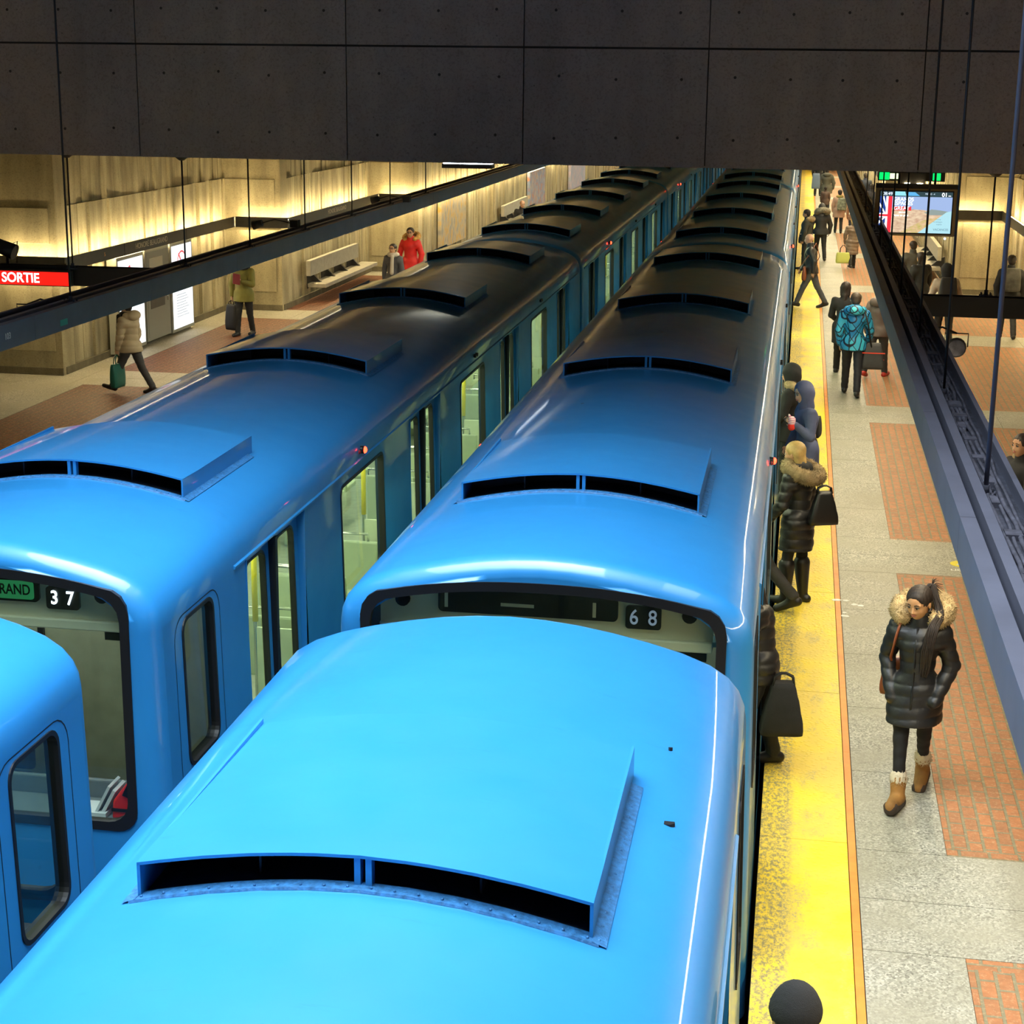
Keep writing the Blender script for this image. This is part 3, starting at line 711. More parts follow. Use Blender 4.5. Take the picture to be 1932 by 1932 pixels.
# red exit sign
M['redsign'] = emit('lit_red_sign_face', (.95, .012, .006, 1), 1.25); M['whitel'] = emit('lit_white_lettering', (1, .93, .9, 1), 3.5)
t = empty('exit_sign', (-9.62, 19.74, 2.655)); tag(t, 'lit red SORTIE sign hanging from the left cross arm', 'sign')
g = MB(); g.box(-.82, .79, .004, .12, -.01, .18); g.build('sign_box', M['steel'], t)
g = MB(); g.box(-.80, .775, 0, .006, 0, .165); g.build('sign_face', M['redsign'], t)
text('sign_text', 'SORTIE', .165, M['whitel'], t, (-.10, -.003, .082), bold=.002, sx=.93)
# wall troughs (indirect light)
M['troughw'] = mat('trough_lens', (.3, .29, .24, 1), .5)
def trough(p, q, wallside, label, names=()):
    """p,q: plan points; wallside: unit vector towards the wall"""
    p, q, w = Vector((*p, 0)), Vector((*q, 0)), Vector((*wallside, 0)); d = (q - p); L = d.length; d.normalize()
    t = empty('wall_light_trough', (p.x, p.y, 1.88)); tag(t, label, 'light trough', 'light troughs along the concrete walls')
    def bar(a0, a1, z0, z1, mt, nm):
        g = MB(); A = d * 0 + w * a0; B = w * a1
        P = [A, B, B + d * L, A + d * L]; g.prism([(v.x, v.y) for v in P], 'z', z0, z1); return g.build(nm, mt, t)
    bar(0, .015, 0, .23, M['trough'], 'fascia'); bar(.17, .185, 0, .10, M['trough'], 'back_plate'); bar(.015, .17, .105, .12, M['trough'], 'gear_tray')
    for z, nm in ((.165, 'upper_tube'), (.045, 'lower_tube')):
        g = MB(); s = 0
        while s < L - .2:
            e = min(s + 1.22, L - .03); g.tube([w * .10 + d * (s + .03) + Vector((0, 0, z)), w * .10 + d * (e - .02) + Vector((0, 0, z))], .016, 8); s += 1.25
        g.build(nm, M['tube'], t)
    return t
t = trough((-13.9, 27.62), (-12.42, 27.62), (0, 1), 'dark light trough on the wall face behind the red exit sign')
t = trough((-12.40, 27.62), (-12.40, 36.62), (-1, 0), 'long light trough on the left wall carrying the station name above the posters')
M['letters'] = mat('pale_lettering', (.62, .58, .46, 1), .6); M['amber'] = mat('amber_dot', (.7, .3, .05, 1), .5)
text('station_name', 'HONORÉ BEAUGRAND', .15, M['letters'], t, (.002, 3.15, .115), (PI / 2, 0, PI / 2), ext=.002, sx=1.06)
text('room_mark', '5', .10, M['amber'], t, (.002, 1.65, .115), (PI / 2, 0, PI / 2), ext=.002)
g = MB(); g.box(0, .004, 2.6, 2.62, .0, .23); g.box(0, .004, 5.9, 5.92, .0, .23); g.build('fascia_joint', M['black'], t)
t = trough((-12.38, 36.6), (-11.17, 36.6), (0, 1), 'short dark light trough across the wall step above the olive coat')
t = trough((-11.15, 36.6), (-11.15, 44.8), (-1, 0), 'second light trough of the left wall with the station name, above the bench')
text('station_name', 'HONORÉ BEAUGRAND', .15, M['letters'], t, (.002, 3.2, .115), (PI / 2, 0, PI / 2), ext=.002, sx=1.06)
t = trough((-11.13, 44.8), (-9.87, 44.8), (0, 1), 'short dark light trough across the wall step behind the red parka')
t = trough((-9.85, 44.8), (-9.85, 100), (-1, 0), 'longest light trough of the left wall, above the coloured murals')
t = trough((4.9, 43.7), (3.56, 43.7), (0, 1), 'black light trough on the wall face right of the big screen')
t = trough((4.9, 33.0), (4.9, 43.7), (1, 0), 'light trough running along the right wall out of the picture')
t = trough((3.55, 43.75), (3.55, 61.7), (1, 0), 'light trough along the right wall behind the big screen')
t = trough((2.6, 62), (2.6, 100), (1, 0), 'farthest light trough of the right wall, beyond the crowd')
# ---- posters, cabinet, benches, murals
M['lightbox'] = emit('lit_poster_paper', (.93, .97, 1, 1), 1.3); M['pred'] = mat('poster_red', (.5, .05, .06, 1), .5, emis=(.75, .10, .12, 1), es=.9)
M['pblue'] = mat('poster_blue', (.2, .4, .7, 1), .5, emis=(.35, .55, .85, 1), es=.9); M['pgreen'] = mat('poster_green', (.3, .5, .05, 1), .5, emis=(.45, .65, .05, 1), es=.9)
M['frame'] = mat('grey_enamel_frame', (.30, .30, .26, 1), .5); M['ptext'] = mat('poster_grey_text', (.3, .33, .36, 1), .6, emis=(.5, .55, .6, 1), es=.6)
def wallbox(name, y0, y1, z0, z1, label, cat, face, x=-12.66, th=.2):
    t = empty(name, (x, y0, z0)); tag(t, label, cat)
    g = MB(); g.box(0, th, 0, y1 - y0, 0, z1 - z0); g.build('casing', M['frame'], t, bevel=.01)
    g = MB(); g.box(th, th + .006, .06, y1 - y0 - .06, .07, z1 - z0 - .07); g.build('poster_face' if face is M['lightbox'] else 'front_panel', face, t)
    return t
t = wallbox('lit_poster', 29.95, 31.28, .05, 1.86, 'lit poster with a dark red figure, behind the walker in the beige parka', 'poster', M['lightbox'])
g = MB(); X = .208
g.prism([(.25, 1.5), (.62, 1.62), (1.0, 1.1), (1.15, .95), (.75, 1.0), (.45, 1.15)], 'x', X, X + .003); g.build('poster_red_shape', M['pred'], t)
g = MB(); g.prism([(.12, .35), (.45, .25), (.5, .55), (.2, .75)], 'x', X, X + .003); g.build('poster_green_shape', M['pgreen'], t)
g = MB(); g.prism([(.35, 1.2), (.5, 1.3), (.55, 1.5), (.3, 1.55)], 'x', X, X + .003); g.build('poster_dark_shape', M['black'], t)
t = wallbox('wall_cabinet', 31.36, 32.62, .08, 1.88, 'grey wall cabinet between the two lit posters', 'cabinet', M['frame'])
g = MB(); g.box(.206, .212, .2, .95, .62, 1.05); g.build('notice_plate', M['trough'], t); g = MB(); g.box(.206, .212, .2, .9, 1.15, 1.6); g.build('upper_notice', M['letters'], t)
g = MB(); g.tube([(.225, 1.08, .7), (.225, 1.08, .85)], .012, 6); g.build('handle', M['chrome'], t)
t = wallbox('lit_notice', 32.72, 33.98, .05, 1.87, 'lit white notice with a red prohibition circle', 'poster', M['lightbox'], th=.20)
g = MB(); X = .208; N = 28
c = [(.62 + .27 * math.cos(2 * PI * i / N), 1.36 + .27 * math.sin(2 * PI * i / N)) for i in range(N)]; ci = [(.62 + .235 * math.cos(2 * PI * i / N), 1.36 + .235 * math.sin(2 * PI * i / N)) for i in range(N)]
for i in range(N): g.quad((X, *c[i]), (X, *c[(i + 1) % N]), (X, *ci[(i + 1) % N]), (X, *ci[i]))
g.quad((X, .42, 1.57), (X, .46, 1.60), (X, .83, 1.16), (X, .79, 1.13)); g.build('prohibition_circle', M['pred'], t, recalc=False)
g = MB(); g.box(X, X + .002, .55, .69, 1.3, 1.45); g.build('pictogram', M['pblue'], t)
g = MB()
for i in range(9): g.box(X, X + .002, .25, .95 - .08 * (i % 3), .30 + i * .055, .312 + i * .055)
g.build('notice_lines', M['ptext'], t); g = MB(); g.box(X, X + .002, .35, .85, .86, .98); g.build('notice_heading', M['pblue'], t)
M['bench'] = mat('cast_bench_concrete', (.36, .34, .28, 1), .8, var=.12, bump=.2)
def bench(x, y0, L, dirx, label):
    t = empty('wall_bench', (x, y0, 0)); tag(t, label, 'bench')
    X = lambda a, b: (min(dirx * a, dirx * b), max(dirx * a, dirx * b))
    g = MB(); g.box(*X(.13, .24), 0, L, .62, .98); g.build('backrest', M['bench'], t, bevel=.01)
    g = MB(); g.box(*X(.12, .56), .15, L + .75, .34, .43); g.build('seat', M['bench'], t, bevel=.01)
    for i in range(4):
        y = .5 + i * (L - .8) / 3
        g = MB(); g.prism([(dirx * 0, .25), (dirx * .13, .43), (dirx * .45, .34), (dirx * .14, .62), (dirx * 0, .68)], 'y', y, y + .09); g.build('bracket', M['steel'], t)
bench(-11.44, 38.4, 4.4, 1, 'pale concrete wall bench under the second station name')
bench(-9.99, 56.5, 5, 1, 'farther pale bench along the left wall, near the bald head')
bench(3.84, 46, 5.0, -1, 'pale bench on the right wall below the big screen')
def mural(y0, y1, label, pal):
    k = NT('ceramic_mural'); v = k.map((1, 1.4, 1)); k.l(k.ramp(k.noise(v, 3.2, 3, .5), [(i / (len(pal) - 1) * .5 + .25, c) for i, c in enumerate(pal)]), k.p.inputs['Base Color']); k.p.inputs['Roughness'].default_value = .5
    t = empty('mural', ((-10.08 if y0 < 55 else -9.93), y0, .4)); tag(t, label, 'mural')
    g = MB(); g.box(-.05, .06, 0, y1 - y0, 0, 1.35); g.build('mural_panel', k.m, t)
mural(47.6, 51.2, 'grey, ochre and yellow mural panel on the left wall', [(.25, .24, .2), (.32, .31, .3), (.48, .42, .3), (.6, .36, .06), (.3, .32, .34)])
mural(62.7, 66.5, 'orange and blue mural panel farther along the left wall', [(.5, .28, .16), (.55, .42, .3), (.2, .3, .5), (.5, .2, .1), (.45, .4, .3)])
mural(74, 79, 'farthest pale blue mural, next to where the beam cuts the left wall off', [(.4, .42, .45), (.3, .35, .5), (.5, .4, .5), (.4, .4, .35)])
# ---- cameras, loudspeakers, lamps
def cctv(x, y, z, sx, label):
    t = empty('horn_loudspeaker', (x, y, z)); tag(t, label, 'loudspeaker')
    g = MB(); g.tube([(0, -.10, 0), (0, -.06, 0), (0, .05, 0), (0, .14, 0)], [.10, .105, .07, .045], 16); g.build('horn_body', M['steel'], t)
    g = MB(); g.tube([(0, -.105, 0), (0, -.10, 0)], .085, 16); g.build('grille', M['cable'], t)
    g = MB(); g.tube([(-.12, 0, 0), (-.12, 0, .14), (.12, 0, .14), (.12, 0, 0)], .008, 6); g.tube([(0, 0, .14), (sx * .15, 0, .2), (sx * .33, 0, .15)], .012, 6); g.build('bracket', M['steel'], t)
cctv(-8.05, 16.9, 2.68, 1, 'black speaker on a bracket beside the left girder, under the red exit sign')
cctv(1.68, 18.2, 2.53, -1, 'black horn speaker hanging on the right of the right girder, below the cross arm')
t = empty('spot_projector', (-9.80, 20.1, 3.05)); tag(t, 'black spot projector above the red exit sign at the left edge', 'projector')
g = MB(); g.tube([(-.14, 0, .05), (.10, 0, -.04)], [.085, .10], 14); g.build('lamp_barrel', M['steel'], t); g = MB(); g.tube([(.06, 0, .06), (.14, .0, .1), (.12, 0, -.17)], .008, 6); g.tube([(0, 0, 0), (0, 0, -.18)], .02, 8); g.build('yoke', M['steel'], t)
for x, y, lb in ((-8.0, 25.2, 'small black clamp lamp on the left girder by the wall trough corner'), (-7.55, 30.8, 'small black lamp on the left girder farther along')):
    t = empty('clamp_lamp', (x, y, 3.0)); tag(t, lb, 'lamp'); g = MB(); g.tube([(-.25, 0, -.04), (-.10, 0, 0)], [.07, .05], 12); g.build('lamp_head', M['steel'], t)
    g = MB(); g.tube([(-.1, 0, 0), (.1, 0, .06), (.4, 0, .0)], .010, 6); g.box(.36, .48, -.08, .08, -.05, .06); g.build('bracket', M['steel'], t)
t = empty('ceiling_luminaire', (-5.5, 28.3, 3.72)); tag(t, 'flat ceiling lamp just under the beam, left of the trains', 'lamp')
g = MB(); g.box(-.42, .42, -.15, .15, 0, .07); g.tube([(0, 0, .07), (0, 0, BZ - 3.72)], .012, 6); g.build('lamp_housing', M['steel'], t); g = MB(); g.box(-.40, .40, -.13, .13, .071, .085); g.build('lens', M['tubec'], t)
# ---- big information screen
M['tan'] = mat('tan_metal_surround', (.36, .27, .15, 1), .45)
t = empty('information_screen', (1.93, 30.0, 2.64)); tag(t, 'large lit information screen showing a travel advert with a British flag', 'screen')
W_, H_ = 1.36, .80
g = MB(); g.box(-W_ / 2, W_ / 2, 0, .16, 0, H_); g.build('surround', M['tan'], t, bevel=.01)
g = MB(); g.box(-W_ / 2 + .0, W_ / 2, -.02, .2, H_, H_ + .07); g.tube([(-.3, .08, H_ + .07), (-.3, .08, BZ - 2.64)], .02, 8); g.tube([(.3, .08, H_ + .07), (.3, .08, BZ - 2.64)], .02, 8); g.build('top_rail', M['steel'], t)
SX0, SX1, SZ0, SZ1 = -.60, .60, .055, .745
g = MB(); g.box(SX0 - .02, SX1 + .02, -.006, .0, SZ0 - .02, SZ1 + .02); g.build('bezel', M['black'], t)
def scr(poly, col, y, s=1.15, nm='screen_image', grad=None):
    k = NT('screen_colour'); k.p.inputs['Base Color'].default_value = (0, 0, 0, 1); k.p.inputs['Roughness'].default_value = .3
    k.p.inputs['Emission Strength'].default_value = s
    if grad:
        f = k.noise(k.map((3, 1, 9)), 3.0, 4, .6); k.l(k.ramp(f, [(.35, col), (.62, grad)]), k.p.inputs['Emission Color'])
    else: k.p.inputs['Emission Color'].default_value = col
    g = MB(); g.prism([(SX0 + u * (SX1 - SX0), SZ0 + v * (SZ1 - SZ0)) for u, v in poly], 'y', -.0075 - y * .0005, -.007 - y * .0005); return g.build(nm, k.m, t)
scr([(0, 0), (1, 0), (1, 1), (0, 1)], (.34, .46, .74, 1), 0)
scr([(.13, 0), (1, 0), (1, .42), (.62, .56), (.13, .60)], (.55, .34, .22, 1), 1, grad=(.80, .62, .42, 1))
scr([(.3, 0), (.75, 0), (.85, .4), (.6, .3)], (.50, .45, .12, 1), 2, grad=(.75, .5, .3, 1))
scr([(.62, .50), (.72, .58), (.85, .56), (1, .52), (1, .45), (.7, .44)], (.28, .34, .32, 1), 3)
scr([(.55, 0), (1, 0), (1, .55), (.93, .52)], (.42, .72, .80, 1), 4)
scr([(0, .88), (1, .88), (1, 1), (0, 1)], (.03, .06, .07, 1), 5)
scr([(.2, .90), (.36, .90), (.34, 1), (.2, 1)], (.30, .75, .85, 1), 6); scr([(.38, .90), (.55, .90), (.48, .99), (.38, .99)], (.12, .45, .8, 1), 6)
scr([(0, 0), (.155, 0), (.155, .88), (0, .88)], (.02, .06, .30, 1), 5)
for pl in ([(0, .47), (.155, .47), (.155, .36), (0, .36)], [(.085, 0), (.155, 0), (.155, .88), (.085, .88)], [(0, .72), (.085, .47), (.06, .47), (0, .64)], [(0, .2), (.085, .36), (.06, .36), (0, .28)], [(.03, .88), (.085, .60), (.085, .70), (.055, .88)], [(.03, 0), (.085, .24), (.085, .14), (.055, 0)]): scr(pl, (1, 1, 1, 1), 6, 1.3)
scr([(.115, 0), (.17, 0), (.17, .88), (.115, .88)], (.80, .03, .05, 1), 8, 1.3); scr([(0, .44), (.17, .44), (.17, .39), (0, .39)], (.80, .03, .05, 1), 7, 1.3)
scr([(.185, .54), (.44, .54), (.44, .64), (.185, .64)], (.85, .05, .06, 1), 6)
wl = emit('screen_white_text', (1, 1, 1, 1), 1.8); bt = emit('screen_pale_text', (.75, .85, 1, 1), 1.5); gt = emit('screen_grey_text', (.15, .3, .38, 1), 1)
def st(s, u, v, size, m=wl, b=.0005): text('screen_text', s, size, m, t, (SX0 + u * 1.2, -.0125, SZ0 + v * .69), ext=.0005, bold=b)
st('GRANDS', .185, .81, .085); st('ESPACES', .185, .71, .085); st('GREAT', .195, .59, .085); st('BRITAIN', .27, .49, .035); st('Voyez en plus!', .185, .42, .045); st('08:49', .03, .94, .075, bt); st('01', .85, .935, .095, wl, .0015); st('min', .94, .915, .03)
st('METEO  -4', .62, .95, .035, bt, 0); st('visitez', .80, .34, .03, gt, 0); st('la campagne', .76, .28, .03, gt, 0); st('anglaise', .80, .22, .03, gt, 0); st('VACANCES', .76, .09, .05, gt)
g = MB(); g.sphere((.52, -.01, -.03), .018, 8, 6); g.build('status_lamp', emit('status_led', (.7, .9, 1, 1), 6), t)
# green exit box behind the screen
M['greenl'] = emit('lit_green_face', (.0, .75, .12, 1), 1.6); M['palel'] = emit('lit_pale_green', (.75, 1, .5, 1), 1.8)
t = empty('direction_sign', (1.98, 32.5, 3.42)); tag(t, 'black hanging sign box with green lit ends, above the information screen', 'sign')
g = MB(); g.box(-.60, .60, 0, .2, 0, .17); g.box(-.22, .25, -.06, .0, -.08, .15); g.tube([(0, .1, .17), (0, .1, BZ - 3.42)], .02, 8); g.build('sign_box', M['steel'], t)
g = MB(); g.box(-.58, -.40, -.006, 0, .02, .15); g.box(.38, .52, -.006, 0, .02, .15); g.build('green_panel', M['greenl'], t); g = MB(); g.box(-.39, -.16, -.006, 0, .035, .135); g.build('pale_panel', M['palel'], t)
g = MB(); g.tube([(-.12, -.065, -.04), (-.03, -.065, -.04)], .015, 6); g.tube([(.1, -.065, -.05), (.2, -.065, -.05)], .02, 6); g.build('small_lamp', M['tube'], t)
# floor sticker and scraps of white tape
M['stk'] = mat('yellow_floor_sticker', (.75, .62, .03, 1), .6)
t = empty('floor_sticker', (1.98, 18.8, .0)); tag(t, 'round yellow floor sticker with white lettering beside the right girder', 'sticker')
g = MB(); g.tube([(0, 0, 0), (0, 0, .003)], .125, 28, smooth=False); g.build('disc', M['stk'], t)
g = MB(); g.prism([(-.06, -.05), (.06, -.05), (0, .07)], 'z', .003, .004); g.build('warning_triangle', M['ptext'], t)
text('sticker_text', 'LIGNE', .09, M['white'], t, (-.14, -.26, .001), (0, 0, 0), ext=.001, bold=.002)
t = empty('tape_scrap', (.66, 16.95, .0)); tag(t, 'torn white tape scraps on the granite by the orange line', 'tape')
for i in range(6):
    g = MB(); a, b = random.uniform(-.1, .2), random.uniform(-.55, .35); q = [(a + random.uniform(.02, .07) * math.cos(u), b + random.uniform(.015, .05) * math.sin(u)) for u in np.linspace(0, 5.4, 6)]
    g.prism(q, 'z', .0003, .0025); g.build('scrap', M['white'], t)
# ================================================================== PEOPLE (implicit surfaces polygonised with surface nets)
def nets(bounds, res, prims, disp=None, cuts=()):
    lo = np.array(bounds[0]) - res * 2; hi = np.array(bounds[1]) + res * 2
    n = np.ceil((hi - lo) / res).astype(int) + 1
    ax = [lo[i] + res * np.arange(n[i]) for i in range(3)]
    D = np.full(n, 9.0, dtype=np.float32)
    for p in prims:
        kind = p[0]; k = p[-1]
        if kind == 'c': a, b, ra, rb = np.array(p[1], float), np.array(p[2], float), p[3], p[4]; m = max(ra, rb) + max(k, .01) * 1.2 + .03; l, h = np.minimum(a, b) - m, np.maximum(a, b) + m
        else: a, rr = np.array(p[1], float), np.array(p[2], float); m = rr.max() + max(abs(k), .01) * 1.2 + .03; l, h = a - m, a + m
        i0 = np.maximum(((l - lo) / res).astype(int), 0); i1 = np.minimum(((h - lo) / res).astype(int) + 2, n)
        if (i1 <= i0).any(): continue
        sl = tuple(slice(x, y) for x, y in zip(i0, i1)); X, Y, Z = np.meshgrid(*[ax[i][sl[i]] for i in range(3)], indexing='ij')
        if kind == 'c':
            ab = b - a; q = np.stack([X - a[0], Y - a[1], Z - a[2]]); L2 = max(ab @ ab, 1e-9)
            t = np.clip((q[0] * ab[0] + q[1] * ab[1] + q[2] * ab[2]) / L2, 0, 1)
            d = np.sqrt((q[0] - t * ab[0]) ** 2 + (q[1] - t * ab[1]) ** 2 + (q[2] - t * ab[2]) ** 2) - (ra + (rb - ra) * t)
        else:
            R = p[3] if len(p) > 4 and p[3] is not None else None
            q = np.stack([X - a[0], Y - a[1], Z - a[2]])
            if R is not None: q = np.einsum('ij,j...->i...', np.array(R).T, q)
            k0 = np.sqrt((q[0] / rr[0]) ** 2 + (q[1] / rr[1]) ** 2 + (q[2] / rr[2]) ** 2)
            k1 = np.sqrt((q[0] / rr[0] ** 2) ** 2 + (q[1] / rr[1] ** 2) ** 2 + (q[2] / rr[2] ** 2) ** 2) + 1e-6
            d = k0 * (k0 - 1) / k1
        C = D[sl]
        if kind == 's':                                            # smooth subtraction
            kk = abs(k) + 1e-6; h_ = np.clip(.5 - .5 * (C + d) / kk, 0, 1); D[sl] = C * (1 - h_) - d * h_ + kk * h_ * (1 - h_)
        elif k > 0:
            h_ = np.clip(.5 + .5 * (d - C) / k, 0, 1); D[sl] = d * h_ * 0 + (C * h_ + d * (1 - h_)) - k * h_ * (1 - h_)
        else: D[sl] = np.minimum(C, d)
    G = None
    if disp or cuts: G = np.meshgrid(*ax, indexing='ij')
    if disp: D += disp(*G)
    for c in cuts: D = np.maximum(D, c(*G))
    sgn = D < 0
    cn = sgn[:-1, :-1, :-1].astype(np.int8); 
    tot = np.zeros(tuple(n - 1), np.int8); P = np.zeros(tuple(n - 1) + (3,), np.float32); cnt = np.zeros(tuple(n - 1), np.float32)
    sh = lambda A, i, j, k_: A[i:i + n[0] - 1, j:j + n[1] - 1, k_:k_ + n[2] - 1]
    for i, j, k_ in np.ndindex(2, 2, 2): tot += sh(sgn, i, j, k_)
    act = (tot > 0) & (tot < 8); idx = np.argwhere(act)
    if len(idx) == 0: return np.zeros((0, 3)), []
    acc = np.zeros((len(idx), 3)); c_ = np.zeros(len(idx))
    cor = [(i, j, k_) for i, j, k_ in np.ndindex(2, 2, 2)]
    for a_ in cor:
        for d_ in range(3):
            if a_[d_]: continue
            b_ = list(a_); b_[d_] = 1
            va = D[idx[:, 0] + a_[0], idx[:, 1] + a_[1], idx[:, 2] + a_[2]]; vb = D[idx[:, 0] + b_[0], idx[:, 1] + b_[1], idx[:, 2] + b_[2]]
            x = (va < 0) != (vb < 0); t = np.where(x, va / np.where(np.abs(va - vb) < 1e-9, 1, va - vb), 0)
            pt = np.tile(np.array(a_, float), (len(idx), 1)); pt[:, d_] += t; acc[x] += pt[x]; c_[x] += 1
    V = lo + res * (idx + acc / c_[:, None]); vid = -np.ones(tuple(n - 1), int); vid[act] = np.arange(len(idx))
    F = []
    for d_ in range(3):
        s0 = [slice(1, -1)] * 3; s0[d_] = slice(0, -1); s1 = [slice(1, -1)] * 3; s1[d_] = slice(1, None)
        A, B = sgn[tuple(s0)], sgn[tuple(s1)]; e = np.argwhere(A != B)
        if not len(e): continue
        off = np.ones(3, int); off[d_] = 0; e = e + off; u, v = [q for q in range(3) if q != d_]
        U, W = np.zeros(3, int), np.zeros(3, int); U[u] = 1; W[v] = 1
        q = np.stack([vid[tuple((e - U - W).T)], vid[tuple((e - W).T)], vid[tuple(e.T)], vid[tuple((e - U).T)]], 1)
        flip = sgn[tuple(e.T)] ^ (d_ == 1); q[~flip] = q[~flip][:, ::-1]; F.append(q)
    F = np.concatenate(F); F = F[(F >= 0).all(1)]
    return V, F
def blob(name, prims, res, m, parent, disp=None, cuts=(), spikes=None):
    pts = []
    for p in prims:
        if p[0] == 's': continue
        if p[0] == 'c': pts += [np.array(p[1]) - max(p[3], p[4]), np.array(p[1]) + max(p[3], p[4]), np.array(p[2]) - max(p[3], p[4]), np.array(p[2]) + max(p[3], p[4])]
        else: r = max(p[2]); pts += [np.array(p[1]) - r, np.array(p[1]) + r]
    pts = np.array(pts); V, F = nets((pts.min(0) - .03, pts.max(0) + .03), res, prims, disp, cuts)
    me = bpy.data.meshes.new(name)
    if spikes and len(V):
        R = np.random.RandomState(3); nsp, ln = spikes; c = R.choice(len(V), nsp); cen = V.mean(0)
        f0 = F; V0 = V; nv = len(V); EV, EF = [], []
        # vertex normals from faces
        N = np.zeros_like(V0); fn = np.cross(V0[f0[:, 2]] - V0[f0[:, 0]], V0[f0[:, 3]] - V0[f0[:, 1]])
        for q in range(4): np.add.at(N, f0[:, q], fn)
        N /= np.linalg.norm(N, axis=1)[:, None] + 1e-9
        for i in c:
            d = N[i] + R.normal(0, .45, 3) + np.array((0, 0, -.35)); d /= np.linalg.norm(d); a = np.cross(d, (.3, .5, .8)); a /= np.linalg.norm(a) + 1e-9; b = np.cross(d, a); w = ln * .13
            EV += [V0[i] + a * w, V0[i] - a * w * .5 + b * w * .8, V0[i] - a * w * .5 - b * w * .8, V0[i] + d * ln * R.uniform(.5, 1.1)]
            k_ = nv + len(EV) - 4; EF += [(k_, k_ + 1, k_ + 3), (k_ + 1, k_ + 2, k_ + 3), (k_ + 2, k_, k_ + 3)]
        V = np.concatenate([V0, np.array(EV)]); F = [tuple(map(int, f)) for f in f0] + EF
    else: F = F.tolist() if len(V) else []
    me.from_pydata(V.tolist(), [], F); me.update()
    me.polygons.foreach_set('use_smooth', [True] * len(me.polygons)); me.materials.append(m)
    return link(name, me, parent)
def rotz(v, a): c, s = math.cos(a), math.sin(a); return np.array((v[0] * c - v[1] * s, v[0] * s + v[1] * c, v[2]))
D2 = math.radians
_mc = {}
def cm(name, col, **kw):
    if name not in _mc: _mc[name] = mat(name, col, **kw)
    return _mc[name]
SKIN = lambda: cm('skin', (.50, .27, .15, 1), rough=.5, var=.05)
SKL = lambda: cm('light_skin', (.60, .36, .24, 1), rough=.5, var=.05)
def fabric(name, col, rough=.7, var=.15, bump=.15, bs=120): return cm(name, col, rough=rough, var=var, vs=6, bump=bump, bs=bs)
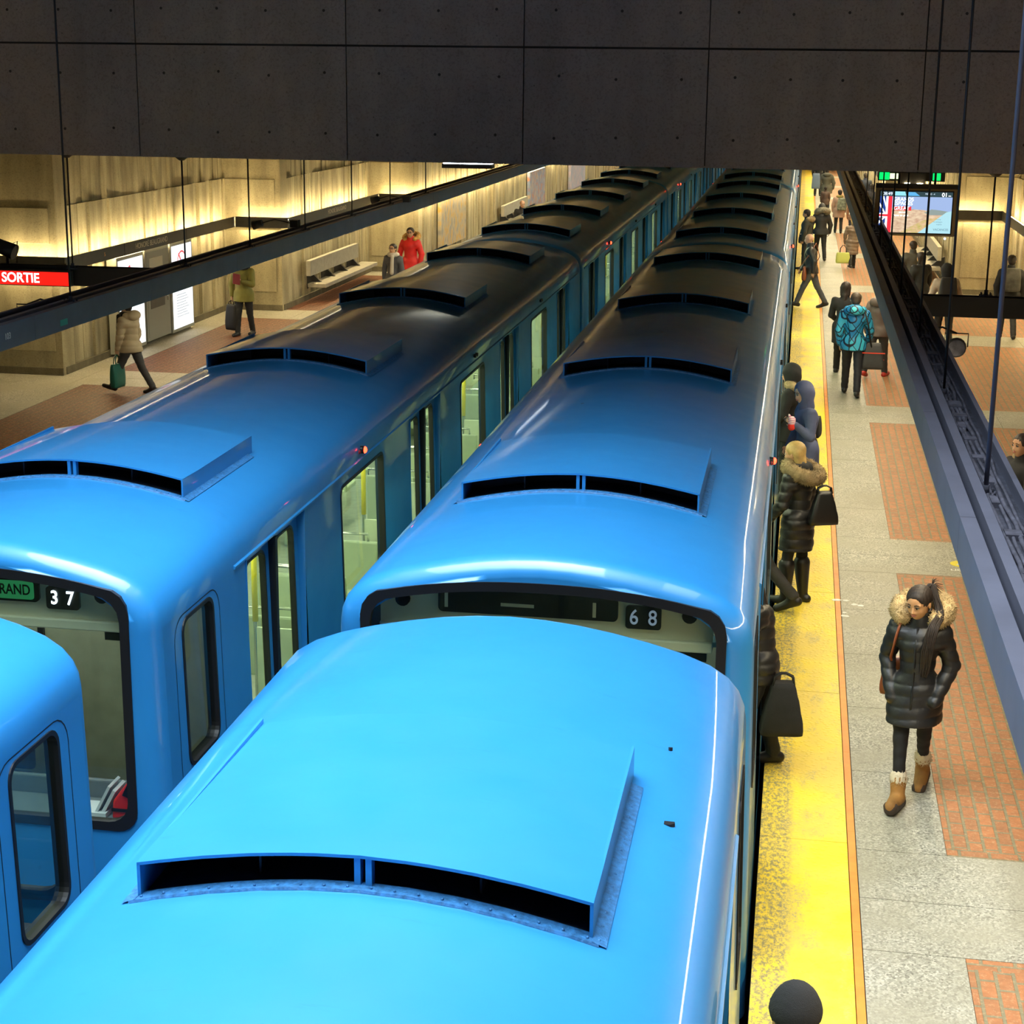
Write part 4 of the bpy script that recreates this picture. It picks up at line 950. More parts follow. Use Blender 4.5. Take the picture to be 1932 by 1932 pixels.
def person(loc, rz, h, label, pose, look, group='people on the right-hand platform', res=.014, sole=None):
    """pose: degrees. legs: ((thigh, knee),(thigh, knee)) left,right; arms: ((pitch, out, fore_pitch, fore_in),...) left,right; lean, head (yaw,pitch)
       local axes: +y forward, +x right"""
    root = empty('person', (0, 0, 0)); tag(root, label, 'person', group)
    H = h; A = np.array
    leg, arm_, lean, head = pose.get('legs', ((4, 4), (-4, 4))), pose.get('arms', ((3, 12, 12, 4), (3, 12, 12, 4))), D2(pose.get('lean', 0)), pose.get('head', (0, 0))
    foot = pose.get('feet', (0, 0)); tw = D2(pose.get('twist', 0))
    hipz = .52 * H; J = {}
    for s, nm, (a, kf), fp in ((-1, 'L', leg[0], foot[0]), (1, 'R', leg[1], foot[1])):
        a, kf = D2(a), D2(kf); hp = A((s * .052 * H, 0, hipz)); spl = s * look.get('stance', .012) * H
        kn = hp + .245 * H * A((0, math.sin(a), -math.cos(a))) + A((spl * .5, 0, 0)); an = A((spl * .5, 0, 0)) + kn + .235 * H * A((0, math.sin(a - kf), -math.cos(a - kf)))
        J['hip' + nm], J['kn' + nm], J['an' + nm] = hp, kn, an
        fp = D2(fp); toe = an + A((s * .012, .105 * H * math.cos(fp), .105 * H * math.sin(fp) - .018 * H)); heel = an + A((0, -.028 * H, -.018 * H))
        J['toe' + nm], J['heel' + nm] = toe, heel
    low = min(min(J['toe' + n][2] - .014 * H, J['heel' + n][2] - .018 * H) for n in 'LR')
    for q in J: J[q] = J[q] - A((0, 0, low))
    ll = lambda z, y=0, x=0: rotz(A((x, y + math.sin(lean) * (z * H), 0)), tw) + A((0, 0, J['hipL'][2] + math.cos(lean) * z * H))
    pel, wst, chs, nk = ll(.0), ll(.10), ll(.21), ll(.315)
    sw = look.get('sw', .105) * H
    hy, hp_ = D2(head[0]), D2(head[1])
    hf = rotz(A((0, math.cos(hp_), math.sin(hp_))), tw + hy); hu = rotz(A((0, -math.sin(hp_), math.cos(hp_))), tw + hy); hr = np.cross(hf, hu)
    RH = np.stack([hr, hf, hu], 1)                                   # columns: right, forward, up
    hb = nk + A((0, 0, .035 * H)) + rotz(A((0, math.sin(lean) * .03 * H + .008 * H, 0)), tw); hc = hb + hu * .058 * H + hf * .012 * H
    hd = .0615 * H * .99; hs = hd
    def hpnt(x, y, z): return hc + (hr * x + hf * y + hu * z) * hs
    for s, nm, (p, o, fpit, fin) in ((-1, 'L', arm_[0]), (1, 'R', arm_[1])):
        p, o, fpit, fin = map(D2, (p, o, fpit, fin)); sh = ll(.278, 0, s * sw)
        u = rotz(A((s * math.sin(o), math.sin(p) * math.cos(o), -math.cos(p) * math.cos(o))), tw); el = sh + .168 * H * u
        f = rotz(A((-s * math.sin(fin), math.sin(fpit) * math.cos(fin), -math.cos(fpit) * math.cos(fin))), tw); wr = el + .145 * H * f
        J['sh' + nm], J['el' + nm], J['wr' + nm], J['f' + nm] = sh, el, wr, f
    # ---------------- body: one continuous surface
    P = [('c', pel, wst, .075 * H, .062 * H, .03), ('c', wst, chs, .062 * H, .078 * H, .03), ('c', ll(.25, 0, -sw * .7), ll(.25, 0, sw * .7), .05 * H, .05 * H, .03), ('c', chs, nk, .06 * H, .033 * H, .02), ('c', nk, hb + hu * .03 * H, .031 * H, .031 * H, .01)]
    for n in 'LR':
        lb = .86 * min(1, look.get('lw', 1))
        P += [('c', J['hip' + n], J['kn' + n], .050 * H * lb, .034 * H * lb, .02), ('c', J['kn' + n], J['an' + n], .031 * H * lb, .021 * H * lb, .01), ('c', J['heel' + n], J['toe' + n], .016 * H, .014 * H, .01),
              ('c', J['sh' + n], J['el' + n], .027 * H, .021 * H, .02), ('c', J['el' + n], J['wr' + n], .021 * H, .014 * H, .008)]
    # head
    P += [('e', hpnt(0, -.10, .28), A((.80, .98, .86)) * hs, RH, .012), ('e', hpnt(0, .22, -.35), A((.62, .66, .78)) * hs, RH, .018), ('e', hpnt(0, .42, -.88), A((.28, .28, .24)) * hs, RH, .016),
          ('c', hpnt(0, .84, .02), hpnt(0, 1.0, -.34), .07 * hs, .105 * hs, .008), ('c', hpnt(-.13, .88, -.40), hpnt(.13, .88, -.40), .09 * hs, .09 * hs, .008),
          ('c', hpnt(-.45, .74, .20), hpnt(.45, .74, .20), .10 * hs, .10 * hs, .012),
          ('s', hpnt(-.30, .97, .02), A((.17, .15, .11)) * hs, RH, .008), ('s', hpnt(.30, .97, .02), A((.17, .15, .11)) * hs, RH, .008)]
    for s in (-1, 1): P += [('e', hpnt(s * .80, -.06, -.10), A((.08, .19, .26)) * hs, RH, .006), ('e', hpnt(s * .34, .58, -.30), A((.20, .20, .2)) * hs, RH, .02)]
    hnd = look.get('hands', 'relaxed')
    for s, n in ((-1, 'L'), (1, 'R')):
        f, wr = J['f' + n], J['wr' + n]
        if n in look.get('pocket', ''): P.append(('c', wr - f * .02 * H, wr, .014 * H, .014 * H, .01)); continue
        curl = look.get('curl', {}).get(n, 35)
        side = rotz(A((-s, 0, 0)), tw); side = side - f * (side @ f); side /= np.linalg.norm(side) + 1e-9; fr = np.cross(side, f) * (1 if s < 0 else -1); fr *= -1 if (rotz(A((0, 1, 0)), tw) @ fr) < 0 and abs(f[2]) > .5 else 1
        # palm faces the body (side), fingers spread along fr
        pc = wr + f * .026 * H
        for q in (-.016, 0, .016): P.append(('c', wr + f * .006 * H + fr * q * .5 * H, wr + f * .048 * H + fr * q * H, .0085 * H, .0075 * H, .006))
        for i, (q, L_) in enumerate(((-.0185, .036), (-.006, .042), (.006, .045), (.018, .040))):
            b0 = wr + f * .049 * H + fr * q * H; c1 = D2(curl); d1 = f * math.cos(c1) + side * math.sin(c1); d2 = f * math.cos(2 * c1) + side * math.sin(2 * c1)
            b1 = b0 + d1 * L_ * .5 * H; b2 = b1 + d2 * L_ * .5 * H; P += [('c', b0, b1, .0056 * H, .005 * H, .002), ('c', b1, b2, .005 * H, .0044 * H, .002)]
        t0 = wr + f * .015 * H + fr * .018 * H; t1 = t0 + (f * .6 + fr * .6 + side * .4) * .026 * H; t2 = t1 + (f * .85 + side * .5) * .02 * H; P += [('c', t0, t1, .0075 * H, .006 * H, .004), ('c', t1, t2, .006 * H, .005 * H, .002)]
    skin = look.get('skin') or SKIN()
    blob('body', P, min(res, look.get('bres', res)), skin, root)
    # ---------------- trousers, shoes
    T = [('c', pel + A((0, 0, .03 * H)), pel - A((0, 0, .01)), .082 * H, .078 * H, .03)]
    lw = look.get('lw', 1.0)
    for n in 'LR':
        T += [('c', J['hip' + n], J['kn' + n], .060 * H * lw, .041 * H * lw, .02), ('c', J['kn' + n], J['an' + n] + A((0, 0, .012 * H)), .039 * H * lw, (.030 if lw < .95 else .034) * H * lw, .012)]
    blob('trousers', T, res, look.get('trouser') or fabric('black_trousers', (.012, .012, .013, 1)), root, disp=lambda X, Y, Z: .003 * np.sin(Z * 60 + X * 25) * np.sin(Y * 30 + Z * 13))
    for n in 'LR':
        an, toe, heel = J['an' + n], J['toe' + n], J['heel' + n]; bh = look.get('boot', 0) * H
        up = (J['kn' + n] - an); up /= np.linalg.norm(up)
        fw_ = look.get('footw', 1)
        Q = [('c', heel, toe + (toe - heel) * (fw_ - 1) * .3, .027 * H * fw_, .022 * H * fw_, .01), ('c', an - A((0, .0, .004)), heel * .4 + toe * .6, .027 * H * fw_, .022 * H * fw_, .02), ('c', an - A((0, 0, .006)), an + up * (.015 * H + bh), .029 * H, (.030 + .06 * bh) * H, .015)]
        zc = min(heel[2], toe[2]); sh_ = blob('boot' if bh else 'shoe', Q, min(res, .011), look.get('shoe') or fabric('black_leather', (.012, .011, .011, 1), .4, .1, 0), root)
        if bh and look.get('cuff'):
            c0 = an + up * (bh + .012 * H); blob('boot_cuff', [('c', c0, c0 + up * .012 * H, .037 * H, .036 * H, .01)], .008, look['cuff'], root, disp=lambda X, Y, Z: .005 * np.sin(X * 190) * np.sin(Y * 170 + Z * 90), spikes=(260, .02))
            so = [('c', heel - A((0, 0, .016 * H)), toe - A((0, 0, .012 * H)), .029 * H * fw_, .025 * H * fw_, .005), ('e', toe + A((0, 0, .0)), A((.027, .026, .018)) * H * fw_, None, .01)]
            s_ = blob('rubber_sole', so, .008, look['solem'], sh_)
    # ---------------- coat
    c = look.get('coat')
    if c:
        cz = look.get('hem', .40) * H; w = look.get('bulk', 1.0); top = nk - A((0, 0, .012 * H))
        hemp = pel - A((0, 0, J['hipL'][2] - cz)); fl = look.get('flare', 1.1)
        C = [('c', hemp - A((0, 0, .05)), pel, .092 * H * w * fl, .088 * H * w, .04), ('c', pel, wst, .086 * H * w, .074 * H * w * look.get('waist', 1), .03), ('c', wst, chs, .074 * H * w * look.get('waist', 1), .088 * H * w, .04),
             ('c', ll(.245, 0, -sw * .72), ll(.245, 0, sw * .72), .062 * H * w, .062 * H * w, .03), ('c', chs, top, .075 * H * w, .048 * H, .03)]
        for n in 'LR':
            dv = J['kn' + n] - J['hip' + n]; f_ = max(0, min(1, (J['hip' + n][2] - cz + .03 * H) / max(.01, -dv[2]))); C.append(('c', J['hip' + n], J['hip' + n] + dv * f_, .072 * H * w, (.058 if look.get('lw', 1) > .95 else .050) * H * w * fl, .05))
        for n in 'LR': C += [('c', J['sh' + n] - A((0, 0, .004 * H)), J['el' + n], .041 * H * w, .036 * H * w, .022), ('c', J['el' + n], J['wr' + n] + J['f' + n] * (.035 if n in look.get('pocket', '') else -.006) * H, .036 * H * w, (.030 if n in look.get('pocket', '') else .026) * H * w, .008)]
        if look.get('collar', 1): C.append(('c', top, nk + A((0, 0, .03 * H)), .05 * H, .046 * H, .01)); C.append(('s', hb + hu * .05 * H, A((.047, .055, .06)) * H, RH, .006))
        if look.get('xs'): C = [(p if p[0] != 'c' else p) for p in C]
        q = look.get('quilt', 0)
        J_ = J
        def disp(X, Y, Z, q=q):
            d = .0035 * np.sin(Z * 23 + X * 11 + 3 * np.sin(Y * 9)) * np.sin(X * 17 + Z * 9 + Y * 13)
            if q: d = d - look.get('qd', .014) * np.sqrt(np.abs(np.sin(math.pi * (Z + .015 * np.sin(X * 8)) / q))) + .007
            return d
        arms_lo = min(J['wrL'][2], J['wrR'][2]) - .1 * H
        cutz = cz
        def cut(X, Y, Z):                                            # hem plane for the skirt only, not for the hands
            return np.where(np.hypot(X, Y * .6) < (.140 * H * w * fl), cutz - Z, -1) if arms_lo < cz else cutz - Z
        co = blob('coat', C, min(res, .012), c, root, disp, (cut,))
        if look.get('zip'):
            g = MB(); 
            g.tube([tuple(nk + rotz(A((0, .050 * H, -.02 * H)), tw)), tuple(chs + rotz(A((0, .090 * H * w, 0)), tw)), tuple(wst + rotz(A((0, .078 * H * w * look.get('waist', 1), 0)), tw)), tuple(pel + rotz(A((0, .093 * H * w, 0)), tw)), tuple(hemp + rotz(A((0, .098 * H * w, .02)), tw))], .009, 6)
            g.build('zip_placket', c, co)
        if look.get('belt'):
            blob('waist_band', [('c', wst - A((0, 0, .012 * H)), wst + A((0, 0, .012 * H)), .081 * H * w * look.get('waist', 1), .081 * H * w * look.get('waist', 1), .01)], .012, c, co, cuts=(lambda X, Y, Z: np.abs(Z - wst[2]) - .02 * H,))
    # ---------------- hair and headwear
    hair = look.get('hair', 'short'); hm = look.get('hairm') or cm('dark_brown_hair', (.018, .012, .009, 1), rough=.45)
    if hair != 'bald':
        Q = [('e', hpnt(0, -.16, .36), A((.88, 1.02, .86)) * hs, RH, .01)]
        if hair in ('long', 'bob'): Q += [('c', hpnt(-.55, -.45, .1), hpnt(-.55, -.55, -1.1), .42 * hs, .34 * hs, .02), ('c', hpnt(.55, -.45, .1), hpnt(.55, -.55, -1.1), .42 * hs, .34 * hs, .02), ('c', hpnt(0, -.6, 0), hpnt(0, -.75, -1.2), .5 * hs, .4 * hs, .02)]
        if hair == 'long': Q += [('c', hpnt(0, -.75, -1.2), hpnt(0, -1.0, -2.4), .5 * hs, .35 * hs, .02)]
        if hair == 'short': Q += [('e', hpnt(0, -.55, -.15), A((.72, .62, .72)) * hs, RH, .01)]
        if hair == 'pony': 
            LT = lambda b, x, y, z: b + rotz(A((x * H, y * H, z * H)), tw)
            pp = [hpnt(-.2, -.95, .75), hpnt(-.45, -1.25, .85), hpnt(-.85, -.85, .1), LT(nk, -.088, .045, .052), LT(nk, -.074, .118, .005), LT(chs, -.058, .122, .0), LT(wst, -.050, .100, .03), LT(wst, -.046, .104, -.015)]
            pp[3:5] = [LT(nk, -.084, .030, .045), LT(nk, -.072, .108, .0)]
            rr_ = [.10, .20, .26, .30, .36, .40, .34, .16]
            # resample the path and lay loose strands along it
            from mathutils import noise as _nz
            P_ = [Vector(v) for v in pp]; path = []
            for k_ in range(len(P_) - 1):
                a0, a1, a2, a3 = P_[max(k_ - 1, 0)], P_[k_], P_[k_ + 1], P_[min(k_ + 2, len(P_) - 1)]
                for u_ in (0, .25, .5, .75): path.append((.5 * ((2 * a1) + (a2 - a0) * u_ + (2 * a0 - 5 * a1 + 4 * a2 - a3) * u_ ** 2 + (3 * a1 - a0 - 3 * a2 + a3) * u_ ** 3), (rr_[k_] * (1 - u_) + rr_[k_ + 1] * u_) * hs))
            g = MB(); rs_ = random.Random(2); ex = Vector(rotz(A((1, 0, 0)), tw)); ey = Vector(rotz(A((0, .6, .8)), tw))
            for st_ in range(90):
                an_, rd_ = rs_.uniform(0, 6.28), math.sqrt(rs_.random()); L__ = len(path) - rs_.randint(0, 4); ph = rs_.uniform(0, 6)
                g.tube([c_ + (ex * math.cos(an_ + .25 * math.sin(i_ * .5 + ph)) + ey * .6 * math.sin(an_)) * rd_ * r_ for i_, (c_, r_) in enumerate(path[:L__])], [.0050] * (L__ - 3) + [.004, .003, .0015], 5)
            for st_ in range(16):
                an_ = rs_.uniform(-1.2, 2.0); q0 = Vector(hpnt(-.42, -1.2, .82)); g.tube([q0, q0 + (Vector(hr) * -math.cos(an_) * .4 + Vector(hu) * math.sin(an_) * .5 - Vector(hf) * .3) * hs * .7, q0 + (Vector(hr) * -math.cos(an_) * .6 + Vector(hu) * (math.sin(an_) * .6 - .2) - Vector(hf) * .3) * hs * 1.2], [.004, .003, .001], 4)
            g.build('ponytail', hm, root, recalc=False)
        Q += [('s', hpnt(0, 1.02, -.28), A((.74, .95, .98)) * hs, RH, .012)]
        blob('hair', Q, min(res, .008 if res < .012 else .012), hm, root, disp=lambda X, Y, Z: .0018 * np.sin(X * 330 + 2 * np.sin(Z * 60)) + .0015 * np.sin(Y * 270))
    if look.get('hat'):
        blob('beanie', [('e', hpnt(0, -.12, .52), A((.98, 1.12, .95)) * hs, RH, .01), ('c', hpnt(0, -.1, .6), hpnt(0, -.2, .98), .80 * hs, .62 * hs, .05)], min(res, .01), look['hat'], root, disp=lambda X, Y, Z: .002 * np.sin(X * 240) * np.sin(Y * 210 + Z * 40), cuts=(lambda X, Y, Z: -((X - hpnt(0, 0, .12)[0]) * hu[0] + (Y - hpnt(0, 0, .12)[1]) * hu[1] + (Z - hpnt(0, 0, .12)[2]) * hu[2]),))
    if look.get('hood'):
        hm_ = look['hood']; Q = [('e', hpnt(0, -.22, .18), A((1.15, 1.22, 1.28)) * hs, RH, .01), ('c', hpnt(0, -.3, -.6), nk + A((0, 0, -.01 * H)), .95 * hs, .95 * hs, .05), ('s', hpnt(0, 1.15, -.10), A((.70, .95, .95)) * hs, RH, .02)]
        blob('hood', Q, min(res, .011), hm_, root, disp=lambda X, Y, Z: .003 * np.sin(Z * 40 + X * 30))
    if look.get('hooddown'):
        bk = rotz(A((0, -1, 0)), tw)
        blob('hood', [('e', nk + bk * .075 * H + A((0, 0, .005 * H)), A((.095, .06, .055)) * H, None, .02), ('c', nk + bk * .06 * H + rotz(A((-.07 * H, .03 * H, 0)), tw), nk + bk * .06 * H + rotz(A((.07 * H, .03 * H, 0)), tw), .04 * H, .04 * H, .02)], .012, look['hooddown'], root)
    if look.get('fur'):
        R_ = look.get('furR', .098) * H; fz = look.get('furz', .0); tilt = look.get('furtilt', .45); fb = look.get('furback', .035); pts = []
        for i in range(15):
            a = 2 * PI * i / 14 + PI / 2; y = math.sin(a) * R_ * .92 - fb * H
            if look.get('furopen') and math.sin(a) > .72: continue
            pts.append(nk + rotz(A((math.cos(a) * R_, y, fz * H - y * tilt + .015 * H)), tw))
        seq = list(range(len(pts) - 1)) 
        if look.get('furopen'):                                       # rotate so that the gap lies in front
            k0 = max(range(len(pts)), key=lambda i: np.linalg.norm(pts[i] - pts[(i + 1) % len(pts)])); pts = pts[k0 + 1:] + pts[:k0 + 1]
        Q = [('c', pts[i], pts[i + 1], look.get('furw', .034) * H, look.get('furw', .034) * H, .02) for i in range(len(pts) - 1)]
        blob('fur_trim', Q, min(res, .011), look['fur'], root, disp=lambda X, Y, Z: .006 * np.sin(X * 95 + 3 * np.sin(Z * 50)) * np.sin(Y * 105 + Z * 60), spikes=(look.get('nsp', 1500), .026 * H / 1.7))
    # ---------------- face
    if look.get('face', 1):
        ew, ir, br, lp = cm('eye_white', (.55, .52, .48, 1), rough=.3), cm('dark_iris', (.012, .008, .006, 1), rough=.2), look.get('browm') or cm('brow', (.02, .012, .008, 1), rough=.6), look.get('lipm') or cm('lips', (.42, .14, .11, 1), rough=.4)
        for s in (-1, 1):
            g = MB(); g.sphere((0, 0, 0), .112 * hs, 12, 8); e = g.build('eye', ew, root); e.matrix_local = Matrix.Translation(Vector(hpnt(s * .30, .80, .03)))
            g = MB(); g.sphere((0, 0, 0), .078 * hs, 10, 6); i_ = g.build('iris', ir, e); i_.location = Vector(hf * .055 * hs - hu * .02 * hs)
            g = MB(); g.tube([tuple(hpnt(s * .14, .93, .24)), tuple(hpnt(s * .30, .91, .30)), tuple(hpnt(s * .50, .76, .22))], [.035 * hs, .04 * hs, .02 * hs], 6); g.build('eyebrow', br, root)
            g = MB(); g.tube([tuple(hpnt(s * .17, .93, .10)), tuple(hpnt(s * .30, .94, .13)), tuple(hpnt(s * .46, .82, .07))], [.022 * hs, .042 * hs, .018 * hs], 6); g.build('eyelid', br, root)
        g = MB(); g.tube([tuple(hpnt(-.22, .86, -.57)), tuple(hpnt(-.07, .955, -.535)), tuple(hpnt(0, .965, -.55)), tuple(hpnt(.07, .955, -.535)), tuple(hpnt(.22, .86, -.57))], [.015 * hs, .045 * hs, .04 * hs, .045 * hs, .015 * hs], 8)
        g.tube([tuple(hpnt(-.19, .86, -.60)), tuple(hpnt(0, .955, -.64)), tuple(hpnt(.19, .86, -.60))], [.015 * hs, .06 * hs, .015 * hs], 8); g.build('lips', lp, root)
        if look.get('glasses'):
            g = MB()
            for s in (-1, 1):
                ring_ = [tuple(hpnt(s * .33 + .24 * math.cos(a), 1.02, .02 + .17 * math.sin(a))) for a in np.linspace(0, 2 * PI, 15)]; g.tube(ring_, .025 * hs, 5)
                g.tube([tuple(hpnt(s * .57, 1.0, .04)), tuple(hpnt(s * .86, 0, .04))], .022 * hs, 5)
            g.tube([tuple(hpnt(-.1, 1.04, .03)), tuple(hpnt(.1, 1.04, .03))], .022 * hs, 5); g.build('glasses', cm('glasses_frame', (.01, .01, .01, 1), rough=.3), root)
    if look.get('scarf'):
        blob('scarf', [('c', nk + rotz(A((.055 * H * math.cos(a), .055 * H * math.sin(a), .01 * H)), tw), nk + rotz(A((.055 * H * math.cos(a + .7), .055 * H * math.sin(a + .7), .01 * H)), tw), .030 * H, .030 * H, .02) for a in np.arange(0, 2 * PI, .7)] + ([('c', nk + rotz(A((-.03 * H, .09 * H, -.01 * H)), tw), chs + rotz(A((-.03 * H, .105 * H, -.13 * H)), tw), .024 * H, .028 * H, .02)] if look.get('scarfend') else []), .012, look['scarf'], root)
    root.location = loc; root.rotation_euler = (0, 0, rz)
    mw = Matrix.Translation(loc) @ Matrix.Rotation(rz, 4, 'Z')
    J['mw'] = mw; J['nk'], J['chs'], J['wst'], J['pel'], J['hc'] = nk, chs, wst, pel, hc
    J['W'] = lambda v: mw @ Vector(v)
    return root, J
def bag(name, label, cat, at, rz, w, d, h, m, handle=.0, taper=.8, hm=None, flap=None, pocket=None, group=None):
    """soft bag whose handle top sits at `at`"""
    t = empty(name, (at[0], at[1], at[2] - handle - h), rz); tag(t, label, cat, group)
    g = MB(); n = 9
    rings = []
    for j in range(n + 1):
        v = j / n; s = (1 + (taper - 1) * v) * (1 - .10 * (2 * v - 1) ** 4); dd = d * (1.0 - .55 * v ** 2) * (1 - .25 * (1 - v) ** 6); z = h * v
        rings.append([(q[0] * s * w / 2, q[1] * dd / 2, z + (.02 * h * math.sin(3 * q[0] + 2 * j) if 0 < j < n else 0)) for q in rrect(-1, 1, -1, 1, .42, 4)])
    vs_ = [[g.b.verts.new(p) for p in r] for r in rings]
    for a, b in zip(vs_, vs_[1:]):
        for i in range(len(a)): g._f([a[i], a[(i + 1) % len(a)], b[(i + 1) % len(a)], b[i]], True)
    g._f(vs_[0][::-1]); g._f(vs_[-1]); g.build('bag_body', m, t)
    if handle:
        for s in (-1, 1):
            g = MB(); g.tube([(-w * .22, s * d * .18, h - .02), (-w * .20, s * d * .1, h + handle * .6), (-w * .05, s * .008, h + handle), (w * .05, s * .008, h + handle), (w * .20, s * d * .1, h + handle * .6), (w * .22, s * d * .18, h - .02)], .009, 6); g.build('handle', hm or m, t)
    if flap: g = MB(); g.box(-w * .47, w * .47, -d * .53, -d * .49, h * .62, h * .66); g.box(-w * .47, w * .47, d * .49, d * .53, h * .30, h * .34); g.build('stripe', flap, t)
    if pocket: g = MB(); g.prism([(-w * .3, h * .12), (w * .3, h * .12), (w * .28, h * .45), (-w * .28, h * .45)], 'y', -d * .56, -d * .44); g.build('pocket', pocket, t, bevel=.01)
    return t
def strap(t, pts, m, r=.012):
    """shoulder strap, a part of the bag t, given in world points"""
    inv = (Matrix.Translation(t.location) @ Matrix.Rotation(t.rotation_euler[2], 4, 'Z')).inverted()
    g = MB(); g.tube([tuple(inv @ Vector(v)) for v in pts], r, 6); g.build('strap', m, t)
# ------------------------------------------------------------------ the people and what they carry
BLKP = lambda: fabric('black_puffer_nylon', (.013, .013, .0145, 1), .42, .25, .25, 30)
BLK = lambda: fabric('black_wool', (.013, .013, .015, 1), .85, .3, .3, 200)
FUR = cm('blond_fur', (.50, .37, .19, 1), rough=.9, var=.35); FUR2 = cm('brown_fur', (.26, .19, .10, 1), rough=.9, var=.5)
JEAN = fabric('dark_denim', (.018, .024, .045, 1)); GREYT = fabric('charcoal_trousers', (.035, .035, .038, 1))
TANB = fabric('tan_suede', (.32, .155, .038, 1), .75, .3, .3, 60); SHER = cm('cream_sherpa', (.62, .54, .40, 1), rough=.95, var=.2)
BRHAIR = cm('dark_brown_hair', (.020, .012, .009, 1), rough=.6, var=.5, vs=60); BLHAIR = cm('blond_hair', (.42, .28, .10, 1), rough=.5, var=.4); GHAIR = cm('greying_hair', (.12, .11, .10, 1), rough=.6)
W1, J1 = person((1.03, 12.20, 0), PI - .26, 1.70, 'woman with ponytail, black puffer coat, blond fur hood and tan boots, hands in pockets',
    dict(legs=((-17, 12), (17, 3)), arms=((-12, 15, 30, 16), (-12, 15, 30, 16)), head=(-16, -16), feet=(-22, 6), lean=1),
    dict(coat=BLKP(), hem=.365, flare=1.26, bulk=1.0, waist=.90, quilt=.085, qd=.010, zip=1, belt=1, trouser=fabric('black_leggings', (.008, .008, .009, 1), .8), lw=.78, shoe=TANB, boot=.062, cuff=SHER, solem=cm('dark_rubber_sole', (.06, .04, .03, 1), rough=.7),
         hair='pony', fur=FUR, furR=.098, furw=.036, furz=.012, furtilt=.38, furopen=1, furback=.03, nsp=5200, pocket='LR', skin=cm('warm_tan_skin', (.58, .31, .15, 1), rough=.45), bres=.0075, sw=.097, stance=-.030, footw=1.16), res=.010)
W = J1['W']
t = bag('shoulder_bag', 'brown leather bag hanging behind the woman in the black puffer coat', 'bag', W((.12, -.215, 1.02)), PI - .2, .40, .10, .30, fabric('brown_leather', (.24, .065, .022, 1), .4, .2, 0))
strap(t, [W((.16, -.19, 1.0)), W((.17, -.13, 1.25)), W((.135, -.03, 1.445)), W((.13, .085, 1.40)), W((.15, .125, 1.28)), W((.19, .06, 1.10)), W((.20, -.10, .98)), W((.2, -.19, .96))], fabric('brown_leather', (.24, .065, .022, 1)), .011)
person((.155, 6.14, 0), .15, 1.72, 'person in a black knitted hat and black jacket at the bottom edge of the picture', dict(head=(0, -8)),
    dict(coat=BLK(), hem=.45, bulk=1.08, hair='short', hat=fabric('black_knit', (.010, .010, .011, 1), .95, .2, .5, 220), hooddown=BLK()), res=.010)
# boarding the middle doors
p_, J = person((-.13, 12.55, 0), D2(96), 1.68, 'person in a black quilted jacket stepping into the nearest open train door',
    dict(legs=((14, 8), (-8, 6)), arms=((10, 10, 30, 8), (4, 20, 4, 4)), lean=8, head=(0, -10), feet=(0, -8)), dict(coat=BLKP(), hem=.44, quilt=.09, hair='long', hood=None, face=1), group='people boarding the right-hand train')
q = J['W'](J['wrR']); bag('cloth_bag', 'large soft black bag held by the person stepping through the nearest train door', 'bag', (.06, 12.42, .84), D2(8), .36, .20, .42, BLK(), .07, .5)
person((-.36, 16.55, 0), D2(84), 1.75, 'person in charcoal trousers striding into the second train door, one leg trailing outside', dict(legs=((25, 8), (-30, 10)), arms=((20, 8, 40, 4), (-6, 6, 10, 4)), lean=14, feet=(0, -30)),
    dict(coat=BLK(), hem=.46, hair='short', trouser=GREYT), group='people boarding the right-hand train')
p_, J = person((.14, 16.98, 0), D2(62), 1.70, 'blonde woman in a long black puffer coat with brown fur collar and tall boots',
    dict(legs=((7, 8), (-2, 2)), arms=((8, 12, 42, 12), (0, 22, 18, 6)), head=(8, -8), lean=3), dict(coat=BLKP(), hem=.34, flare=1.08, waist=.9, quilt=.10, trouser=fabric('black_leggings', (.008, .008, .009, 1)), lw=.8, boot=.19, hair='bob', hairm=BLHAIR, fur=FUR2, furR=.098, furw=.040, furtilt=-.35, furback=.035, furz=-.01, nsp=2600, scarf=BLK()), group='people boarding the right-hand train', res=.011)
t = bag('handbag', 'pointed black leather handbag at the blonde woman in the long puffer coat', 'bag', (.385, 16.86, 1.28), D2(20), .34, .14, .34, fabric('black_leather_bag', (.010, .010, .011, 1), .35, .1, 0), .06, .45)
p_, J = person((.22, 20.5, 0), D2(108), 1.70, 'woman in a hooded blue-grey coat and striped glove boarding the train', dict(legs=((6, 4), (-4, 2)), arms=((4, 14, 128, 2), (2, 16, 30, 6)), head=(12, -12), lean=3),
    dict(coat=fabric('slate_blue_cotton', (.072, .088, .185, 1), .8, .15, .2, 90), hem=.30, flare=1.18, waist=.82, hood=fabric('slate_blue_cotton', (.072, .088, .185, 1)), hair='short', skin=SKL(), curl={'L': 20}), group='people boarding the right-hand train')
gv = empty('striped_glove', J['W'](J['wrL'] + J['fL'] * .05)); tag(gv, 'white and pink striped glove with red cuff on the blue coat woman', 'glove')
kk = NT('striped_wool'); wv = kk.n.new('ShaderNodeTexWave'); wv.inputs['Scale'].default_value = 14; wv.bands_direction = 'Z'; kk.l(kk.map(), wv.inputs[0]); kk.l(kk.ramp(wv.outputs['Fac'], [(.4, (.8, .74, .72)), (.6, (.55, .12, .30))]), kk.p.inputs['Base Color'])
_g = blob('glove_hand', [('c', (0, 0, -.03), (0, 0, .03), .042, .045, .02)] + [('c', (.0, -.03 + .02 * i, .03), (-.035, -.03 + .02 * i, .085), .013, .012, .006) for i in range(4)] + [('c', (0, .035, .0), (-.04, .06, .04), .014, .012, .01)], .008, kk.m, gv)
